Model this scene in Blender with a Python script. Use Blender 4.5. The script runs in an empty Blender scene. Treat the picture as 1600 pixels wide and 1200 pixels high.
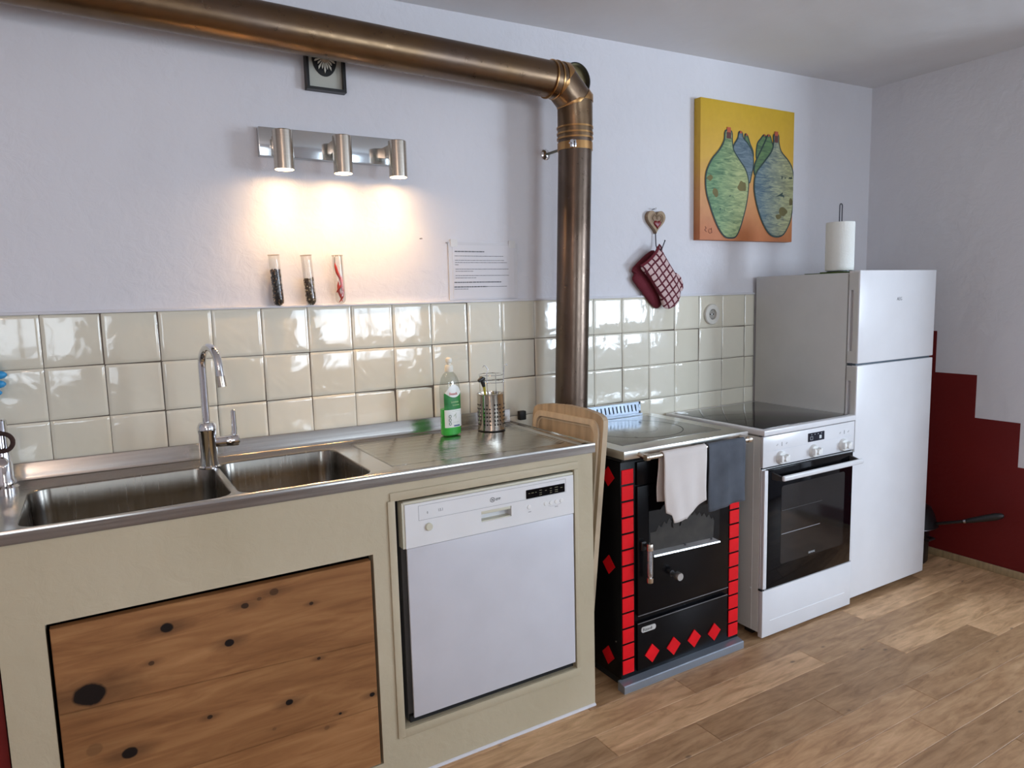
import bpy, bmesh, math, random
from mathutils import Vector, Matrix
random.seed(7)
PI = math.pi
scene = bpy.context.scene
COL = scene.collection

# ------------------------------------------------------------------ camera
def make_camera():
    yaw, pitch, roll = -0.5341, -0.1219, -0.0258
    cy, sy, cp, sp, cr, sr = math.cos(yaw), math.sin(yaw), math.cos(pitch), math.sin(pitch), math.cos(roll), math.sin(roll)
    fwd = Vector((-sy, cy, 0)); right = Vector((cy, sy, 0)); up = Vector((0, 0, 1))
    f2 = fwd * cp + up * sp; u2 = up * cp - fwd * sp
    r3 = right * cr + u2 * sr; u3 = u2 * cr - right * sr
    cd = bpy.data.cameras.new('camera'); cam = bpy.data.objects.new('camera', cd); COL.objects.link(cam)
    cd.sensor_fit = 'HORIZONTAL'; cd.sensor_width = 36; cd.lens = 36 * 1101.6 / 1600; cd.clip_start = 0.02
    M = Matrix((r3, u3, -f2)).transposed().to_4x4(); M.translation = Vector((0.1259, -2.386, 1.4009))
    cam.matrix_world = M; scene.camera = cam
make_camera()

# ------------------------------------------------------------------ world, lights, exposure
w = bpy.data.worlds.new('world'); scene.world = w; w.use_nodes = True
w.node_tree.nodes['Background'].inputs[0].default_value = (0.62, 0.78, 1.0, 1); w.node_tree.nodes['Background'].inputs[1].default_value = 1.0
scene.view_settings.view_transform = 'Standard'; scene.view_settings.look = 'None'
scene.view_settings.gamma = 1; scene.view_settings.use_curve_mapping = False
scene.view_settings.exposure = 0.0

def area(name, loc, rot, sx, sy, power, col):
    l = bpy.data.lights.new(name, 'AREA'); l.shape = 'RECTANGLE'; l.size = sx; l.size_y = sy; l.energy = power; l.color = col
    o = bpy.data.objects.new(name, l); o.location = loc; o.rotation_euler = rot; COL.objects.link(o); return o
YB = -4.4                                     # inner face of the window wall behind the camera
# daylight coming in through the two windows behind the camera
area('daylight', (5.45, YB - 0.16, 1.45), (PI / 2, 0, 0), 1.45, 1.25, 225, (0.72, 0.84, 1.0))
area('daylight', (2.45, YB - 0.16, 1.42), (PI / 2, 0, 0), 1.25, 1.15, 50, (0.76, 0.87, 1.0))
area('daylight', (-0.35, YB - 0.16, 1.42), (PI / 2, 0, 0), 0.95, 1.15, 20, (0.84, 0.91, 1.0))
# added warm fill behind the camera, no fixture; tints the left wall
cl = bpy.data.lights.new('warm_fill_light', 'POINT'); cl.energy = 17; cl.color = (1.0, 0.74, 0.60); cl.shadow_soft_size = 0.12
clo = bpy.data.objects.new('warm_fill_light', cl); clo.location = (-0.5, -2.7, 2.05); COL.objects.link(clo)

# ------------------------------------------------------------------ materials
MATS = {}
def new_mat(name):
    m = bpy.data.materials.new(name); m.use_nodes = True; nt = m.node_tree
    return m, nt, nt.nodes['Principled BSDF']
def N(nt, t, **kw):
    n = nt.nodes.new(t)
    for k, v in kw.items(): setattr(n, k, v)
    return n
def coords(nt, kind='Object', scale=(1, 1, 1), rot=(0, 0, 0), loc=(0, 0, 0)):
    tc = N(nt, 'ShaderNodeTexCoord'); mp = N(nt, 'ShaderNodeMapping')
    mp.inputs['Scale'].default_value = scale; mp.inputs['Rotation'].default_value = rot; mp.inputs['Location'].default_value = loc
    nt.links.new(tc.outputs[kind], mp.inputs[0]); return mp.outputs[0]
def noise(nt, vec, scale, detail=3, rough=0.5, dist=0):
    n = N(nt, 'ShaderNodeTexNoise'); n.inputs['Scale'].default_value = scale; n.inputs['Detail'].default_value = detail
    n.inputs['Roughness'].default_value = rough; n.inputs['Distortion'].default_value = dist
    nt.links.new(vec, n.inputs['Vector']); return n.outputs['Fac']
def ramp(nt, fac, stops):
    r = N(nt, 'ShaderNodeValToRGB'); e = r.color_ramp.elements
    while len(e) < len(stops): e.new(0.5)
    for el, (p, c) in zip(e, stops):
        el.position = p; el.color = (*c, 1) if len(c) == 3 else c
    nt.links.new(fac, r.inputs[0]); return r.outputs[0]
def mixc(nt, f, a, b, mode='MIX'):
    n = N(nt, 'ShaderNodeMix', data_type='RGBA', blend_type=mode)
    for i, v in ((0, f), (6, a), (7, b)):
        if hasattr(v, 'is_output'): nt.links.new(v, n.inputs[i])
        elif i == 0: n.inputs[0].default_value = v
        else: n.inputs[i].default_value = (*v, 1)
    return n.outputs[2]
def math_(nt, op, a, b=0.0, clamp=False):
    n = N(nt, 'ShaderNodeMath', operation=op); n.use_clamp = clamp
    for i, v in ((0, a), (1, b)):
        if hasattr(v, 'is_output'): nt.links.new(v, n.inputs[i])
        else: n.inputs[i].default_value = v
    return n.outputs[0]
def bump(nt, b, height, strength=0.2, dist=0.01, prev=None):
    n = N(nt, 'ShaderNodeBump'); n.inputs['Strength'].default_value = strength; n.inputs['Distance'].default_value = dist
    nt.links.new(height, n.inputs['Height'])
    if prev: nt.links.new(prev, n.inputs['Normal'])
    nt.links.new(n.outputs[0], b.inputs['Normal']); return n.outputs[0]
def mat(name, col, rough=0.5, metal=0.0, var=0.0, vscale=8, bmp=0.0, bscale=60, spec=None, coat=0, trans=0, ior=None, emit=None, stretch=(1, 1, 1)):
    if name in MATS: return MATS[name]
    m, nt, b = new_mat(name)
    b.inputs['Base Color'].default_value = (*col, 1); b.inputs['Roughness'].default_value = rough; b.inputs['Metallic'].default_value = metal
    if spec is not None: b.inputs['Specular IOR Level'].default_value = spec
    if coat: b.inputs['Coat Weight'].default_value = coat; b.inputs['Coat Roughness'].default_value = 0.05
    if trans: b.inputs['Transmission Weight'].default_value = trans
    if ior: b.inputs['IOR'].default_value = ior
    if emit: b.inputs['Emission Color'].default_value = (*emit[0], 1); b.inputs['Emission Strength'].default_value = emit[1]
    v = coords(nt, scale=stretch)
    f = noise(nt, v, vscale, 4)
    if var:
        lo = tuple(max(0, c * (1 - var)) for c in col); hi = tuple(min(1, c * (1 + var)) for c in col)
        nt.links.new(ramp(nt, f, [(0.3, lo), (0.7, hi)]), b.inputs['Base Color'])
    if bmp: bump(nt, b, noise(nt, v, bscale, 4), bmp, 0.004)
    MATS[name] = m; return m

def plaster(name, col, big=0.35, small=0.25, col2=None, rough=0.75):
    m, nt, b = new_mat(name); v = coords(nt)
    b.inputs['Roughness'].default_value = rough; b.inputs['Specular IOR Level'].default_value = 0.3
    f = noise(nt, v, 2.2, 4)
    c2 = col2 or tuple(c * 0.94 for c in col)
    nt.links.new(ramp(nt, f, [(0.3, col), (0.75, c2)]), b.inputs['Base Color'])
    p = bump(nt, b, noise(nt, v, 4.5, 3), big, 0.03)
    p = bump(nt, b, noise(nt, v, 22, 5, 0.6, 0.6), small, 0.012, p)
    MATS[name] = m; return m
WHITE_WALL = plaster('white_plaster', (0.72, 0.712, 0.745))
CEIL = plaster('ceiling_plaster', (0.75, 0.745, 0.76), 0.25, 0.03)
CREAM = plaster('cream_painted_masonry', (0.55, 0.48, 0.345), 0.3, 0.15, (0.46, 0.395, 0.27), 0.55)
RED_WALL = plaster('red_wall_paint', (0.15, 0.008, 0.007), 0.2, 0.15, (0.12, 0.006, 0.005), 0.6)

def tile_mat():
    m, nt, b = new_mat('cream_glazed_tile')
    oi = N(nt, 'ShaderNodeObjectInfo')
    f = noise(nt, coords(nt), 14, 2)
    base = ramp(nt, oi.outputs['Random'], [(0.0, (0.70, 0.655, 0.53)), (1.0, (0.77, 0.73, 0.61))])
    nt.links.new(mixc(nt, math_(nt, 'MULTIPLY', f, 0.35), base, (0.73, 0.70, 0.58)), b.inputs['Base Color'])
    b.inputs['Roughness'].default_value = 0.07; b.inputs['Coat Weight'].default_value = 0.5; b.inputs['Coat Roughness'].default_value = 0.03
    # every tile has its own slow waviness in the glaze
    ad = N(nt, 'ShaderNodeVectorMath', operation='ADD'); nt.links.new(coords(nt), ad.inputs[0]); nt.links.new(oi.outputs['Random'], ad.inputs[1])
    sc = N(nt, 'ShaderNodeVectorMath', operation='SCALE'); nt.links.new(oi.outputs['Location'], sc.inputs[0]); sc.inputs['Scale'].default_value = 3.1
    ad2 = N(nt, 'ShaderNodeVectorMath', operation='ADD'); nt.links.new(ad.outputs[0], ad2.inputs[0]); nt.links.new(sc.outputs[0], ad2.inputs[1])
    bump(nt, b, noise(nt, ad2.outputs[0], 9, 2, 0.5, 0.4), 0.22, 0.02)
    return m
TILE = tile_mat()
GROUT = mat('grey_grout', (0.13, 0.10, 0.075), 0.9, var=0.3, vscale=20)

def steel(name, col=(0.60, 0.585, 0.56), rough=0.28, stretch=(3, 200, 200), s=0.08, var=0.12):
    m, nt, b = new_mat(name); v = coords(nt, scale=stretch)
    b.inputs['Metallic'].default_value = 1
    f = noise(nt, v, 1.0, 3)
    nt.links.new(ramp(nt, f, [(0.3, tuple(c * (1 - var) for c in col)), (0.7, col)]), b.inputs['Base Color'])
    nt.links.new(ramp(nt, f, [(0.2, (rough * 0.8,) * 3), (0.8, (rough * 1.25,) * 3)]), b.inputs['Roughness'])
    bump(nt, b, f, s, 0.001)
    MATS[name] = m; return m
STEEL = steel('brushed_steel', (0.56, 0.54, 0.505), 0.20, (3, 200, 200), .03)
SHADED_BOWL_STEEL = steel('shaded_bowl_steel', (0.27, 0.25, 0.22), 0.24, (120, 120, 3), .02)  # darker copy of the sink steel: shade inside the bowls put into the colour
CHROME = mat('chrome', (0.75, 0.75, 0.76), 0.06, 1, var=0.04)
SATIN = mat('satin_nickel', (0.60, 0.54, 0.46), 0.25, 1, var=0.05, stretch=(1, 1, 60))
PLATE = mat('polished_steel_plate', (0.66, 0.70, 0.72), 0.12, 1, var=0.05)
def pipe_mat():
    m, nt, b = new_mat('bronze_stove_pipe'); v = coords(nt, 'Object', (1, 1, 1))
    b.inputs['Metallic'].default_value = 1
    f = noise(nt, v, 1.7, 4, 0.6, 0.5); g = noise(nt, v, 40, 3)
    c = ramp(nt, f, [(0.28, (0.115, 0.075, 0.045)), (0.5, (0.20, 0.13, 0.075)), (0.72, (0.16, 0.12, 0.10))])
    nt.links.new(c, b.inputs['Base Color'])
    nt.links.new(ramp(nt, g, [(0.3, (0.27,) * 3), (0.7, (0.36,) * 3)]), b.inputs['Roughness'])
    bump(nt, b, noise(nt, v, 6, 2), 0.12, 0.01)
    return m
PIPE = pipe_mat()
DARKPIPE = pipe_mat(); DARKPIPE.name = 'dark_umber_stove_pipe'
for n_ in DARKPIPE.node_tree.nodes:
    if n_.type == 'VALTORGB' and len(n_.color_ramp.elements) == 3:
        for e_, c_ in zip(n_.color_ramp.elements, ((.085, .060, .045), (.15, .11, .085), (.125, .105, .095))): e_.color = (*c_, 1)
BRASS = mat('brass_band', (0.48, 0.27, 0.11), 0.30, 1, var=0.15)
BLACK = mat('black_enamel', (0.003, 0.003, 0.004), 0.25, var=0.2, spec=0.16)
BLACKP = mat('black_plastic', (0.012, 0.012, 0.013), 0.4, var=0.2)
GLASSBLACK = mat('black_oven_glass', (0.002, 0.002, 0.003), 0.06, var=0.1, spec=0.18)
REDT = mat('red_glazed_tile', (0.74, 0.005, 0.012), 0.3, var=0.12, vscale=12, spec=.2)
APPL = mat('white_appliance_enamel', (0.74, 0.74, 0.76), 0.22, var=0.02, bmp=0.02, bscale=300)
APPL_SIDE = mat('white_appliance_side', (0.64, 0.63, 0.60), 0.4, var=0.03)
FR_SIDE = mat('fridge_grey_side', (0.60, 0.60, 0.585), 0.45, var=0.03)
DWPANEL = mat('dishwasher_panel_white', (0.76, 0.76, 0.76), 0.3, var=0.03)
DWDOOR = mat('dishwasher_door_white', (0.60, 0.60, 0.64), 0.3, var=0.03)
DWCREAM = mat('aged_white_plastic', (0.62, 0.60, 0.48), 0.4, var=0.05)
WHITEP = mat('white_plastic', (0.80, 0.80, 0.78), 0.35, var=0.03)
INK = mat('dark_ink', (0.03, 0.03, 0.035), 0.6, var=0.1)
GREYINK = mat('grey_ink', (0.33, 0.33, 0.34), 0.6, var=0.1)
LIGHTINK = mat('pale_ink', (0.55, 0.58, 0.6), 0.6, var=0.1)
DARKGAP = mat('dark_gap', (0.01, 0.01, 0.01), 0.9, var=0.1)

def thin_glass(name, tint=(0.95, 0.97, 0.96), gloss=0.12):
    m, nt, b = new_mat(name); nt.nodes.remove(b)
    t = N(nt, 'ShaderNodeBsdfTransparent'); t.inputs[0].default_value = (*tint, 1)
    g = N(nt, 'ShaderNodeBsdfGlossy'); g.inputs['Roughness'].default_value = 0.03
    lw = N(nt, 'ShaderNodeLayerWeight'); lw.inputs[0].default_value = 0.35
    mx = N(nt, 'ShaderNodeMixShader')
    f = math_(nt, 'MULTIPLY', lw.outputs['Facing'], gloss * 5, True)
    f = math_(nt, 'ADD', f, 0.03, True)
    nt.links.new(f, mx.inputs[0]); nt.links.new(t.outputs[0], mx.inputs[1]); nt.links.new(g.outputs[0], mx.inputs[2])
    nt.links.new(mx.outputs[0], nt.nodes['Material Output'].inputs[0]); MATS[name] = m; return m
TUBE_GLASS = thin_glass('tube_glass', (0.90, 0.90, 0.88), 0.07)
WINDOW_GLASS = thin_glass('window_glass', (0.97, 0.98, 0.98), 0.03)

def floor_mat():
    m, nt, b = new_mat('oak_laminate_plank')
    oi = N(nt, 'ShaderNodeObjectInfo')
    tc = N(nt, 'ShaderNodeTexCoord')
    off = N(nt, 'ShaderNodeVectorMath', operation='SCALE'); nt.links.new(oi.outputs['Location'], off.inputs[0]); off.inputs['Scale'].default_value = 5.37
    ad = N(nt, 'ShaderNodeVectorMath', operation='ADD'); nt.links.new(tc.outputs['Object'], ad.inputs[0]); nt.links.new(off.outputs[0], ad.inputs[1])
    mp = N(nt, 'ShaderNodeMapping'); mp.inputs['Scale'].default_value = (2.8, 17, 1); nt.links.new(ad.outputs[0], mp.inputs[0])
    g = noise(nt, mp.outputs[0], 2.2, 8, 0.62, 0.8)
    mp2 = N(nt, 'ShaderNodeMapping'); mp2.inputs['Scale'].default_value = (3.6, 9, 1); nt.links.new(ad.outputs[0], mp2.inputs[0])
    cl = noise(nt, mp2.outputs[0], 1.7, 5, 0.6, 0.5)
    c1 = ramp(nt, g, [(0.28, (0.33, 0.195, 0.105)), (0.5, (0.54, 0.36, 0.215)), (0.72, (0.68, 0.48, 0.31))])
    c2 = ramp(nt, cl, [(0.32, (0.70, 0.64, 0.58)), (0.55, (1.0, 1.0, 1.0))])
    c = mixc(nt, 0.55, c1, c2, 'MULTIPLY')
    tone = ramp(nt, oi.outputs['Random'], [(0.0, (0.76, 0.68, 0.58)), (0.5, (1.04, 0.95, 0.83)), (1.0, (1.32, 1.24, 1.12))])
    c = mixc(nt, 1.0, c, tone, 'MULTIPLY')
    vo = N(nt, 'ShaderNodeTexVoronoi'); vo.inputs['Scale'].default_value = 5.5
    mp3 = N(nt, 'ShaderNodeMapping'); mp3.inputs['Scale'].default_value = (1, 2.0, 1); nt.links.new(ad.outputs[0], mp3.inputs[0]); nt.links.new(mp3.outputs[0], vo.inputs['Vector'])
    kn = ramp(nt, vo.outputs['Distance'], [(0.035, (1, 1, 1)), (0.085, (0, 0, 0))])
    c = mixc(nt, math_(nt, 'MULTIPLY', kn, 0.65), c, (0.09, 0.055, 0.035))
    nt.links.new(c, b.inputs['Base Color'])
    nt.links.new(ramp(nt, g, [(0.2, (0.42,) * 3), (0.8, (0.55,) * 3)]), b.inputs['Roughness'])
    bump(nt, b, g, 0.08, 0.002)
    return m
PLANK = floor_mat()

def hatch_mat():
    m, nt, b = new_mat('knotty_pine')
    oi = N(nt, 'ShaderNodeObjectInfo')
    tc = N(nt, 'ShaderNodeTexCoord')
    geo = N(nt, 'ShaderNodeNewGeometry'); P = geo.outputs['Position']
    mp = N(nt, 'ShaderNodeMapping'); mp.inputs['Scale'].default_value = (1.0, 1, 9); nt.links.new(P, mp.inputs[0])
    mp2 = N(nt, 'ShaderNodeMapping'); mp2.inputs['Scale'].default_value = (1.2, 1, 3); nt.links.new(P, mp2.inputs[0])
    g = noise(nt, mp.outputs[0], 3.0, 7, 0.6, 1.3); cl = noise(nt, mp2.outputs[0], 2.1, 4, 0.5, 0.5)
    c = ramp(nt, g, [(0.25, (0.20, 0.085, 0.030)), (0.5, (0.31, 0.145, 0.055)), (0.75, (0.41, 0.21, 0.085))])
    c = mixc(nt, 0.55, c, ramp(nt, cl, [(0.35, (0.66, 0.60, 0.52)), (0.65, (1, 1, 1))]), 'MULTIPLY')
    tone = ramp(nt, oi.outputs['Random'], [(0, (0.85, 0.82, 0.80)), (1, (1.15, 1.15, 1.15))])
    c = mixc(nt, 1, c, tone, 'MULTIPLY')
    knots = [(.220, .633, .017, 1.0), (.181, .554, .008, .8), (.051, .517, .038, 1.0), (.357, .555, .013, 1.0), (.400, .642, .011, .9),
             (.474, .662, .012, .7), (.436, .652, .007, .6), (.566, .607, .006, .9), (.577, .449, .006, .9), (.493, .351, .012, 1.0), (.719, .299, .009, 1.0),
             (.299, .376, .007, .9), (.626, .273, .005, 1.0), (.118, .346, .019, 1.0), (.049, .381, .02, .35), (.587, .245, .008, .45), (.45, .29, .006, .4)]
    sx = N(nt, 'ShaderNodeSeparateXYZ'); nt.links.new(P, sx.inputs[0])
    nz = noise(nt, P, 28, 3); wob = math_(nt, 'MULTIPLY', math_(nt, 'SUBTRACT', nz, 0.5), 0.6)
    total = None
    for (x, z, r, s) in knots:
        for (rx, rz, st, soft) in ((r, r * 0.8, s, 0.35), (r * 3.6, r * 1.25, s * 0.42, 0.9)):   # the knot and its streak along the grain
            dx = math_(nt, 'DIVIDE', math_(nt, 'SUBTRACT', sx.outputs[0], x), rx)
            dz = math_(nt, 'DIVIDE', math_(nt, 'SUBTRACT', sx.outputs[2], z + 0 * x), rz)
            d = math_(nt, 'SQRT', math_(nt, 'ADD', math_(nt, 'MULTIPLY', dx, dx), math_(nt, 'MULTIPLY', dz, dz)))
            d = math_(nt, 'ADD', d, wob)
            v = math_(nt, 'MULTIPLY', math_(nt, 'DIVIDE', math_(nt, 'SUBTRACT', 1.0 + soft * 0.3, d), soft, True), st)
            total = v if total is None else math_(nt, 'MAXIMUM', total, v)
    c = mixc(nt, total, c, (0.007, 0.003, 0.002))
    nt.links.new(c, b.inputs['Base Color']); b.inputs['Roughness'].default_value = 0.6; b.inputs['Specular IOR Level'].default_value = 0.25
    bump(nt, b, g, 0.12, 0.002)
    return m
HATCH = hatch_mat()
BOARDWOOD = mat('scrubbed_pale_wood', (0.45, 0.35, 0.235), 0.6, var=0.28, vscale=4, bmp=0.1, bscale=30, stretch=(1, 6, 1))
BOARDLIGHT = mat('pale_wood_border', (0.62, 0.52, 0.38), 0.6, var=0.15, vscale=4, bmp=0.1, bscale=30, stretch=(1, 6, 1))
OAKSTRIP = mat('oak_skirting', (0.36, 0.26, 0.14), 0.5, var=0.2, stretch=(1, 8, 1))

# ------------------------------------------------------------------ mesh helpers
def wloc(o):
    v = Vector((0, 0, 0))
    while o is not None: v += o.location; o = o.parent
    return v
def link(o, parent=None):
    COL.objects.link(o)
    if parent is not None: o.parent = parent
    return o
def tag(o, label=None, cat=None, group=None, kind=None):
    if label: o['label'] = label
    if cat: o['category'] = cat
    if group: o['group'] = group
    if kind: o['kind'] = kind
    return o
def thing(name, loc, label, cat, group=None, rot=(0, 0, 0)):
    o = bpy.data.objects.new(name, None); o.location = loc; o.rotation_euler = rot; o.empty_display_size = 0.05
    COL.objects.link(o); return tag(o, label, cat, group)
def obj(name, bm, m, parent=None, local=False, sharp=35, smooth=True, kind=None, label=None, mats=None):
    """link the bmesh as ONE mesh object; world coordinates unless local"""
    me = bpy.data.meshes.new(name)
    bmesh.ops.recalc_face_normals(bm, faces=bm.faces)
    if not local and parent is not None:
        bmesh.ops.translate(bm, verts=bm.verts, vec=-wloc(parent))
    bm.to_mesh(me); bm.free()
    if parent is None and not local and me.vertices:        # put the origin at the thing's base
        co = [v.co for v in me.vertices]
        c = Vector(((min(v.x for v in co) + max(v.x for v in co)) / 2, (min(v.y for v in co) + max(v.y for v in co)) / 2, min(v.z for v in co)))
        me.transform(Matrix.Translation(-c))
    else: c = Vector((0, 0, 0))
    for mm in (mats or [m]): me.materials.append(mm)
    if smooth:
        me.polygons.foreach_set('use_smooth', [True] * len(me.polygons)); me.set_sharp_from_angle(angle=math.radians(sharp))
    o = bpy.data.objects.new(name, me); o.location = c; link(o, parent)
    if kind: o['kind'] = kind
    if label: o['label'] = label
    return o
def struct(name, bm, m, **kw):
    return obj(name, bm, m, None, kind='structure', **kw)
def B(): return bmesh.new()
def merge(bm, t):
    me = bpy.data.meshes.new('tmp'); t.to_mesh(me); t.free(); bm.from_mesh(me); bpy.data.meshes.remove(me)
def box(bm, x0, x1, y0, y1, z0, z1, bev=0.0, seg=2):
    t = bmesh.new(); bmesh.ops.create_cube(t, size=1)
    for v in t.verts:
        v.co = Vector((x0 + (v.co.x + .5) * (x1 - x0), y0 + (v.co.y + .5) * (y1 - y0), z0 + (v.co.z + .5) * (z1 - z0)))
    if bev > 0: bmesh.ops.bevel(t, geom=t.edges[:], offset=bev, segments=seg, affect='EDGES', profile=0.5)
    merge(bm, t); return bm
def bx(*a, **k): return box(B(), *a, **k)
def tube(bm, pts, r, n=16, caps=True):
    """tube through the points, mitred at each bend; r a number or one per point"""
    pts = [Vector(p) for p in pts]; rs = r if isinstance(r, (list, tuple)) else [r] * len(pts)
    d0 = (pts[1] - pts[0]).normalized()
    a = d0.orthogonal().normalized(); rings = []
    for i, p in enumerate(pts):
        din = (p - pts[i - 1]).normalized() if i else d0
        dout = (pts[i + 1] - p).normalized() if i < len(pts) - 1 else din
        a = (a - din * a.dot(din)).normalized(); b_ = din.cross(a)
        nrm = (din + dout).normalized(); ring = []
        for k in range(n):
            t = 2 * PI * k / n; o = (a * math.cos(t) + b_ * math.sin(t)) * rs[i]
            o -= din * (o.dot(nrm) / din.dot(nrm)); ring.append(bm.verts.new(p + o))
        rings.append(ring)
        a = (a - dout * a.dot(dout))
        if a.length < 1e-6: a = dout.orthogonal()
        a.normalize()
    for i in range(len(rings) - 1):
        for k in range(n): bm.faces.new((rings[i][k], rings[i][(k + 1) % n], rings[i + 1][(k + 1) % n], rings[i + 1][k]))
    if caps: bm.faces.new(rings[0][::-1]); bm.faces.new(rings[-1])
    return bm
def lathe(bm, prof, c=(0, 0, 0), axis='z', n=24, caps=True):
    """revolve (radius, height) pairs about an axis through c"""
    c = Vector(c); rings = []
    for r, h in prof:
        ring = []
        for k in range(n):
            t = 2 * PI * k / n; u, v = r * math.cos(t), r * math.sin(t)
            p = {'z': (u, v, h), 'y': (u, h, v), 'x': (h, u, v)}[axis]; ring.append(bm.verts.new(c + Vector(p)))
        rings.append(ring)
    for i in range(len(rings) - 1):
        for k in range(n): bm.faces.new((rings[i][k], rings[i][(k + 1) % n], rings[i + 1][(k + 1) % n], rings[i + 1][k]))
    if caps: bm.faces.new(rings[0][::-1]); bm.faces.new(rings[-1])
    return bm
def smooth_loop(pts, k=4):
    out = []; n = len(pts)
    for i in range(n):
        p0, p1, p2, p3 = [Vector(pts[(i + j) % n]) for j in (-1, 0, 1, 2)]
        for s in range(k):
            t = s / k
            out.append(0.5 * ((2 * p1) + (p2 - p0) * t + (2 * p0 - 5 * p1 + 4 * p2 - p3) * t * t + (3 * p1 - p0 - 3 * p2 + p3) * t ** 3))
    return out
def prism(bm, pts, y0, y1, axis='y'):
    """extrude an outline of (x, z) pairs along y (or (y, z) along x, (x, y) along z)"""
    def V(p, d): return {'y': (p[0], d, p[1]), 'x': (d, p[0], p[1]), 'z': (p[0], p[1], d)}[axis]
    a = [bm.verts.new(V(p, y0)) for p in pts]; b = [bm.verts.new(V(p, y1)) for p in pts]; n = len(pts)
    bm.faces.new(a); bm.faces.new(b[::-1])
    for i in range(n): bm.faces.new((a[i], a[(i + 1) % n], b[(i + 1) % n], b[i]))
    return bm
def rrect(x0, x1, z0, z1, r, k=5):
    out = []
    for cx, cz, a0 in ((x1 - r, z1 - r, 0), (x0 + r, z1 - r, 90), (x0 + r, z0 + r, 180), (x1 - r, z0 + r, 270)):
        for i in range(k + 1):
            a = math.radians(a0 + 90 * i / k); out.append((cx + r * math.cos(a), cz + r * math.sin(a)))
    return out
def puff(bm, loop, yc, t, back=None):
    """cushion-like body over an outline of (x, z) pairs, thickest in the middle"""
    n = len(loop); cx = sum(p[0] for p in loop) / n; cz = sum(p[1] for p in loop) / n
    levels = [(1.0, 0), (0.97, .35), (0.88, .65), (0.68, .9), (0.35, 1.0)]
    def ring(s, y): return [bm.verts.new((cx + (p[0] - cx) * s, y, cz + (p[1] - cz) * s)) for p in loop]
    fr = [ring(s, yc - t * h) for s, h in levels]; bk = [fr[0]] + [ring(s, yc + (back or t) * h) for s, h in levels[1:]]
    for L in (fr, bk):
        for i in range(len(L) - 1):
            for k in range(n): bm.faces.new((L[i][k], L[i][(k + 1) % n], L[i + 1][(k + 1) % n], L[i + 1][k]))
        bm.faces.new(L[-1])
    return bm
def text(name, s, size, loc, m, parent, rot=(PI / 2, 0, 0), sx=1.0, depth=0.0004, align='LEFT', local=False):
    cu = bpy.data.curves.new('txt', 'FONT'); cu.body = s; cu.size = size; cu.extrude = depth; cu.align_x = align; cu.resolution_u = 2
    to = bpy.data.objects.new('txt', cu); COL.objects.link(to)
    me = bpy.data.meshes.new_from_object(to.evaluated_get(bpy.context.evaluated_depsgraph_get()))
    bpy.data.objects.remove(to); bpy.data.curves.remove(cu)
    from mathutils import Euler
    me.transform(Matrix.Translation(Vector(loc) - (Vector((0, 0, 0)) if local else wloc(parent))) @ Euler(rot).to_matrix().to_4x4() @ Matrix.Diagonal((sx, 1, 1, 1)))
    me.name = name; me.materials.clear(); me.materials.append(m)
    o = bpy.data.objects.new(name, me); return link(o, parent)
def copy_tree(o, parent=None):
    c = o.copy(); COL.objects.link(c); c.parent = parent
    for ch in [q for q in bpy.data.objects if q.parent == o]: copy_tree(ch, c)
    return c

# ------------------------------------------------------------------ the room
XL, XR = -1.9, 3.845
def ceil_z(x): return 2.405 + 0.0165 * x
# back wall: white plaster, with a body behind the tile field; face of the plaster 10 mm behind the tile faces
wall_back = struct('wall_back', bx(XL - .2, XR + .2, 0.010, 0.25, -0.1, 2.75), WHITE_WALL)
gb = obj('grout_bed', bx(-.602, 3.844, 0.0035, 0.0102, 0.0, 1.386), GROUT, wall_back)
def tile_mesh(w, h, name):
    bm = B(); n = 4; g = 0.0008; d = 0.0026
    xs = [g, g + 0.003, g + .011, w - g - .011, w - g - 0.003, w - g]; zs = [g, g + 0.003, g + .011, h - g - .011, h - g - 0.003, h - g]
    V = []
    for i, x in enumerate(xs):
        row = []
        for j, z in enumerate(zs):
            e = (i in (0, 5)) or (j in (0, 5)); q = (i in (1, 4)) or (j in (1, 4))
            row.append(bm.verts.new((x, 0 if e else (-d + 0.0005 if q else -d), z)))
        V.append(row)
    for i in range(5):
        for j in range(5): bm.faces.new((V[i][j], V[i + 1][j], V[i + 1][j + 1], V[i][j + 1]))
    me = bpy.data.meshes.new(name); bmesh.ops.recalc_face_normals(bm, faces=bm.faces)
    for f in bm.faces:
        if f.normal.y > 0: f.normal_flip()
    bm.to_mesh(me); bm.free(); me.materials.append(TILE)
    me.polygons.foreach_set('use_smooth', [True] * len(me.polygons)); return me
cols = [-0.60 + 0.15 * k for k in range(15)]                     # grid lines left of the pipe, 150 mm
cols = cols[:-1] + [1.50, 1.65, 1.795, 1.947, 2.100, 2.253, 2.406, 2.559, 2.713, 2.868, 2.935]
TM = {}
for a, b_ in zip(cols[:-1], cols[1:]):
    wd = round(b_ - a, 3)
    for j in range(4):
        z1 = 1.3875 - 0.1515 * j; key = (wd,)
        if key not in TM: TM[key] = tile_mesh(wd, 0.1515, 'tile')
        o = bpy.data.objects.new('tile', TM[key]); link(o, wall_back)
        o.location = Vector((a, 0.0035 + random.uniform(-.0006, .0006), z1 - 0.1515)) - wall_back.location
        o.rotation_euler = (random.uniform(-.010, .010), random.uniform(-.003, .003), random.uniform(-.012, .012))
struct('trim_1', box(B(), -.602, 2.93, -0.0055, 0.0105, 1.3865, 1.395, 0.002), WHITE_WALL)
# white plaster below / right of the tile field (behind the fridge)
obj('plaster_strip', bx(2.936, XR, 0.001, 0.011, 0, 1.386), WHITE_WALL, wall_back)

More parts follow.
